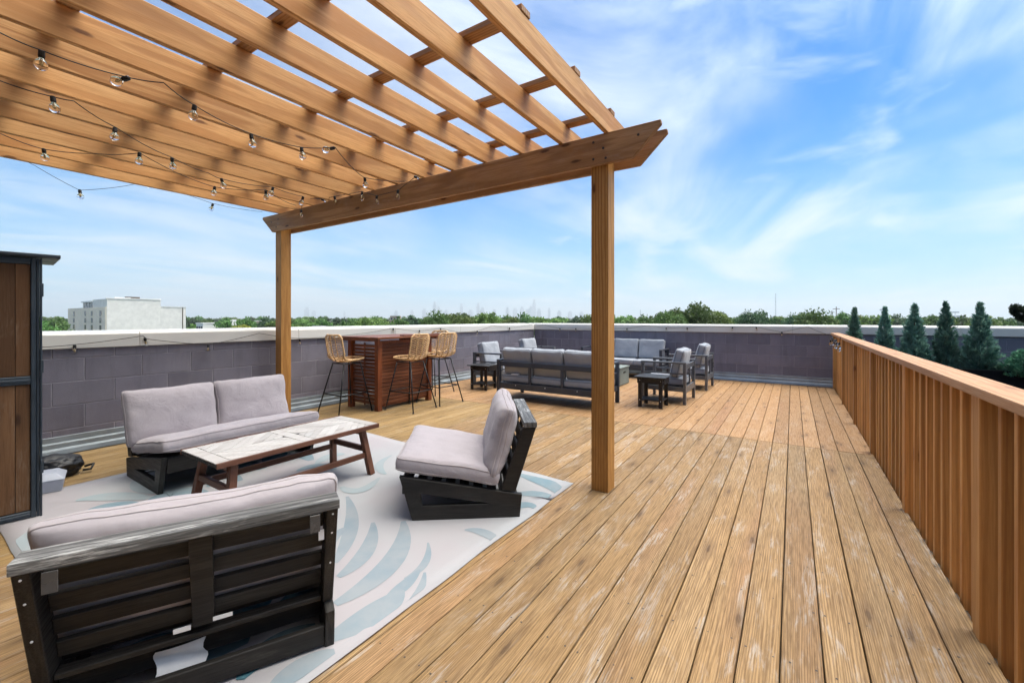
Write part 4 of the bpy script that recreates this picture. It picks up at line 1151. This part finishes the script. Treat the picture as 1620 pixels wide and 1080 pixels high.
for k in range(34):                   # lower canopy seen over the left parapet
    u = tr.uniform(310, 640); d = tr.uniform(130, 420)
    v = 504 + tr.uniform(3, 8) * 150 / d + tr.uniform(0, 6)
    tree(u, v, tr.uniform(26, 46) * (200 / d) ** .5, d, tr.choices([0, 1, 2], [4, 4, 2])[0], 'far', 'low tree among the roofs beyond the left parapet', .85, 'low trees beyond the left parapet')
for k in range(8):
    u = tr.uniform(60, 96); d = tr.uniform(150, 300)
    tree(u, 507 + tr.uniform(-4, 6), tr.uniform(24, 36), d, tr.choice([0, 1]), 'far', 'low tree between the cabinet and the pale apartment block', .85, 'low trees left of the apartment block')
# the far wood: one mass to the horizon
mb = MB(); rr = random.Random(77)
for k in range(15000):
    d = 560 * (9.0 ** rr.random()); u = rr.uniform(-80, 1720); p = at_d(u, d, 0)
    hgt = rr.uniform(8.5, 13.5); L = rr.uniform(1.2, 3.2) * (d / 900) ** .5
    z = GZ + hgt - rr.uniform(0, 7)
    e1 = Vector((rr.gauss(0, 1), rr.gauss(0, 1), rr.gauss(0, .5))).normalized(); e2 = e1.cross(Vector((rr.gauss(0, 1), rr.gauss(0, 1), rr.gauss(0, 1)))).normalized()
    c = Vector((p.x, p.y, z)); mb.add([c - e1 * L, c + e2 * L, c + e1 * L, c - e2 * L], [(0, 1, 2, 3)])
tag(mb.build('far_wood', M['leaf0']), 'distant tree canopy running out to the horizon', 'trees', None, 'stuff')

# ------------------------------------------------------------------ town: buildings
M['render_cream'] = plain('cream_render', (.85, .74, .60), .85, 0, .2, .06, .4)
M['render_grey'] = plain('pale_grey_brick', (.74, .715, .67), .85, 0, .2, .07, .5)
M['white_trim'] = plain('white_trim', (.74, .74, .72), .6, 0, .3, .04, 1)
M['bronze'] = plain('bronze_frame', (.09, .065, .045), .5, .2, .4, .2, 2)
M['win'] = plain('window_glass', (.035, .05, .06), .12, 0, .6, .3, .4)
M['house_roof'] = plain('shingle_roof', (.20, .20, .21), .85, 0, .2, .2, .6)
M['tan_brick'] = plain('tan_brick', (.34, .26, .20), .85, 0, .2, .1, .6)
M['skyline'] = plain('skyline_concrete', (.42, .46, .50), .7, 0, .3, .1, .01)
ap = thing('apartment_block', 'pale apartment block with a blank grey side wall and stepped roofline', 'building')
c0 = at_d(169, 190, 0); c1_ = at_d(294, 214, 0); dR = (c1_ - c0).normalized()
nrm = Vector((-dR.y, dR.x, 0)); nrm = nrm if nrm.dot(c0) > 0 else -nrm           # away from camera
dL = (at_d(109, 222, 0) - c0).normalized(); LW = (at_d(109, 222, 0) - c0).length; RW = (c1_ - c0).length
def zv(v, d): return H + (504 - v) / 680 * d
zt0 = zv(472.5, 190); ztl = zv(486.5, 195); ztr = zv(486, 210)
def extr(poly, z0, z1, name, mat, bev=0): return MB().prism([(p.x, p.y) for p in poly], lambda p: (p[0], p[1], z0), lambda p: (p[0], p[1], z1)).build(name, mat, ap, bev)
kx = .655
mid = c0 + dR * RW * kx
# main volume (grey side), lower right wing, cream front volume
extr([c0, mid, mid + dL * LW * .34, c0 + dL * LW * .34], GZ, zt0, 'tall_wing', M['render_grey'])
extr([mid + dR * .02, c1_, c1_ + dL * LW, mid + dL * LW + dR * .02], GZ, ztr, 'side_wall', M['render_grey'])
extr([c0 + dL * LW * .342 + dR * .05, c0 + dL * LW * .342 + dR * RW * kx, c0 + dL * LW + dR * RW * kx, c0 + dL * LW + dR * .05], GZ, ztl, 'rear_wing', M['render_cream'])
off = -dR * .35
fr0, fr1 = c0 + dL * .3 + off, c0 + dL * LW + off
extr([fr0, fr0 + dR * .33, fr1 + dR * .33, fr1], GZ, ztl + .2, 'front_wall', M['render_cream'])
# glazed penthouse behind a terrace
p0 = c0 + dL * LW * .345 + dR * .6; p1 = c0 + dL * LW * .62 + dR * .6
extr([p0, p0 + dR * RW * .4, p1 + dR * RW * .4, p1], ztl + .2, zt0 - 1.1, 'penthouse', M['win'])
extr([p0 - dR * .8, p0 + dR * RW * .45, p1 + dR * RW * .45 + dL * .6, p1 - dR * .8 + dL * .6], zt0 - 1.09, zt0 - .45, 'penthouse_roof', M['white_trim'])
for s_ in (.0, .22, .45, .7, 1.):
    q = p0.lerp(p1, s_) - dR * .15; extr([q, q + dR * .12, q + dR * .12 + dL * .25, q + dL * .25], ztl + .21, zt0 - 1.1, 'mullion', M['white_trim'])
# copings
extr([c0 - dR * .25 - dL * .25, mid + dR * .25 - dL * .25, mid + dR * .25 + dL * .6, c0 - dR * .25 + dL * .6], zt0 + .01, zt0 + .45, 'coping', M['white_trim'])
extr([mid + dR * .3 - dL * .2, c1_ + dR * .2 - dL * .2, c1_ + dR * .2 + dL * .5, mid + dR * .3 + dL * .5], ztr + .01, ztr + .4, 'coping', M['white_trim'])
q = c1_ - dR * 1.5; extr([q - dL * .12, q + dR * .35 - dL * .12, q + dR * .35 - dL * .01, q - dL * .01], GZ, ztr - .1, 'downpipe', M['bronze'])
# windows on the cream front
for (fu) in (.12, .33, .50, .82):
    for r_ in range(5):
        z1 = zv(491.8, 200) - r_ * 3.25
        base = fr0.lerp(fr1, fu) - dR * .06
        ww = 2.7 if fu != .10 else 2.1
        w = extr([base - dL * ww / 2, base + dR * .07 - dL * ww / 2, base + dR * .07 + dL * ww / 2, base + dL * ww / 2], z1 - 2.3, z1, 'window', M['bronze'])
        for sg in (-1, 1):
            b2 = base + dL * sg * ww * .23 - dR * .012
            g = MB().prism([(k.x, k.y) for k in (b2 - dL * ww * .19, b2 + dR * .02 - dL * ww * .19, b2 + dR * .02 + dL * ww * .19, b2 + dL * ww * .19)], lambda p: (p[0], p[1], z1 - 2.15), lambda p: (p[0], p[1], z1 - .15)).build('pane', M['win'], w)
# rooftop plant
for (fa, fb_, w_, h_) in ((.30, .2, 3.2, 1.3), (.42, .15, 2.6, 1.0), (.52, .22, 5.2, 1.7), (.88, .2, 2.2, .9), (.95, .2, 3.0, 1.1)):
    q = c0 + dR * RW * kx * fa + dL * LW * fb_ if fa < .8 else c0 + dR * RW * fa * .72 + dL * LW * fb_
    extr([q, q + dR * w_, q + dR * w_ + dL * 1.6, q + dL * 1.6], zt0 - (.0 if fa < .8 else .4), zt0 + h_, 'rooftop_unit', M['bronze'] if fa == .52 else M['white_trim'])
def house(u, vtop, wpx, d, mat, label, flat=False, dep=9):
    W = wpx / 680 * d; p = at_d(u, d, GZ); z = H + (504 - vtop) / 680 * d - GZ
    t = thing('house', label, 'house', p, YAW + tr.uniform(-.5, .5), 'low houses among the trees')
    wh = z if flat else z * .68
    MB().box(-W / 2, W / 2, -dep / 2, dep / 2, 0, wh).build('wall', mat, t)
    if flat: MB().box(-W / 2 - .15, W / 2 + .15, -dep / 2 - .15, dep / 2 + .15, wh + .004, wh + .4).build('parapet', M['white_trim'], t)
    else: MB().prism([(-dep / 2 - .5, wh), (dep / 2 + .5, wh), (0, z)], lambda p: (-W / 2 - .4, p[0], p[1]), lambda p: (W / 2 + .4, p[0], p[1])).build('roof', M['house_roof'], t)
    for i in range(3):
        x = -W / 2 + W * (i + .5) / 3
        w = MB().box(x - .7, x + .7, -dep / 2 - .06, -dep / 2 - .003, wh - 2.2, wh - .8).build('window', M['white_trim'], t)
        MB().box(x - .58, x + .58, -dep / 2 - .085, -dep / 2 - .062, wh - 2.08, wh - .92).build('pane', M['win'], w)
house(336, 512, 18, 165, M['white_trim'], 'low white flat roofed house among trees beyond the left parapet', True)
house(505, 515, 24, 100, M['tan_brick'], 'low house with a grey shingle roof left of the bar stool')
house(626, 500, 14, 260, M['tan_brick'], 'tan brick house seen over the bar counter', True)
house(362, 506, 12, 330, M['white_trim'], 'small white house far off beyond the yellow tree', True)
house(412, 508, 14, 300, M['tan_brick'], 'tan house behind the yellow tree', True)
house(1505, 500, 16, 420, M['white_trim'], 'pale flat building behind the right conifers', True)
# mast and poles
def mast(u, vtop, d, label, r0=.5):
    p = at_d(u, d, GZ); z = H + (504 - vtop) / 680 * d - GZ
    t = thing('radio_mast', label, 'mast', p)
    mb = MB()
    for k in range(3):
        a = k * 2.094; mb.tube([(r0 * math.cos(a), r0 * math.sin(a), 0), (r0 * .5 * math.cos(a), r0 * .5 * math.sin(a), z)], .12 * r0 / .5, 5)
    mb.build('legs', M['skyline'], t)
    mb = MB()
    for k in range(22):
        zz = z * k / 22; f = 1 - .5 * k / 22
        for q in range(3):
            a, b = q * 2.094, (q + 1) * 2.094
            mb.tube([(r0 * f * math.cos(a), r0 * f * math.sin(a), zz), (r0 * f * math.cos(b), r0 * f * math.sin(b), zz + z / 22)], .06 * r0 / .5, 4)
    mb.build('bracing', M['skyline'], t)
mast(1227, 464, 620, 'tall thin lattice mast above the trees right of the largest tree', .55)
mast(1013, 490, 900, 'faint thin mast left of the largest tree', .6)
def pole(u, vtop, d, label):
    p = at_d(u, d, GZ); z = H + (504 - vtop) / 680 * d - GZ
    t = thing('utility_pole', label, 'pole', p, YAW)
    MB().tube([(0, 0, 0), (0, 0, z)], [.16, .11], 8).build('shaft', M['bark'], t, smooth=True)
    MB().box(-1.2, 1.2, -.06, .06, z - .9, z - .72).build('cross_arm', M['bark'], t)
pole(1323, 485, 150, 'utility pole with a cross arm near the railing end')
pole(1316, 491, 190, 'shorter utility pole left of the one by the railing end')
def lamp(u, vtop, d, label):
    p = at_d(u, d, GZ); z = H + (504 - vtop) / 680 * d - GZ
    t = thing('floodlight_pole', label, 'pole', p, YAW)
    MB().tube([(0, 0, 0), (0, 0, z)], [.18, .12], 8).build('shaft', M['skyline'], t, smooth=True)
    MB().box(-1.9, 1.9, -.15, .15, z - .5, z).build('light_bar', M['skyline'], t)
lamp(1398, 489, 210, 'floodlight pole behind the second conifer')
lamp(1511, 493, 210, 'floodlight pole right of the fourth conifer')

# ------------------------------------------------------------------ far skyline
sk = random.Random(5)
towers = [(486, 486, 7), (497, 491, 6), (545, 492, 3), (688, 477, 5), (694, 484, 5), (730, 480, 4), (757, 479, 5), (764, 486, 6), (845, 474, 4), (842, 484, 9), (869, 487, 4), (627, 491, 5), (652, 490, 5), (672, 488, 6), (706, 490, 6), (745, 490, 7), (782, 489, 5), (803, 486, 5), (815, 487, 6), (826, 485, 5), (834, 489, 6), (853, 488, 7), (885, 491, 6), (902, 492, 6), (920, 493, 5)]
for kt, (u, v, w) in enumerate(sorted(towers)):
    d = sk.uniform(9000, 10500); z = H + (504 - v) / 680 * d; W = w / 680 * d
    t = thing('skyscraper', 'hazy skyscraper, %s from the left on the far skyline' % nth(kt + 1), 'skyscraper', at_d(u, d, GZ), YAW + sk.uniform(-.4, .4), 'hazy towers of the far skyline')
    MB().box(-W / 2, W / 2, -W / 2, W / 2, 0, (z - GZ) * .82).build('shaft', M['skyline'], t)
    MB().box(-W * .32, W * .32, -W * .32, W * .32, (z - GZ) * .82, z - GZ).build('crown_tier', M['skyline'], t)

for o in C.objects:
    if o.name.startswith('bolt_heads'): o['kind'] = 'stuff'
# ------------------------------------------------------------------ haze
hm = bpy.data.materials.new('haze'); hm.use_nodes = True
hm.node_tree.nodes.clear()
ho = hm.node_tree.nodes.new('ShaderNodeOutputMaterial'); hv = hm.node_tree.nodes.new('ShaderNodeVolumePrincipled')
hv.inputs['Color'].default_value = (.90, .97, 1, 1); hv.inputs['Density'].default_value = 0.00015
hv.inputs['Anisotropy'].default_value = .2
hm.node_tree.links.new(hv.outputs[0], ho.inputs['Volume'])
tag(MB().box(-16000, 16000, -16000, 16000, GZ - 1, 480).build('haze', hm), kind='stuff')
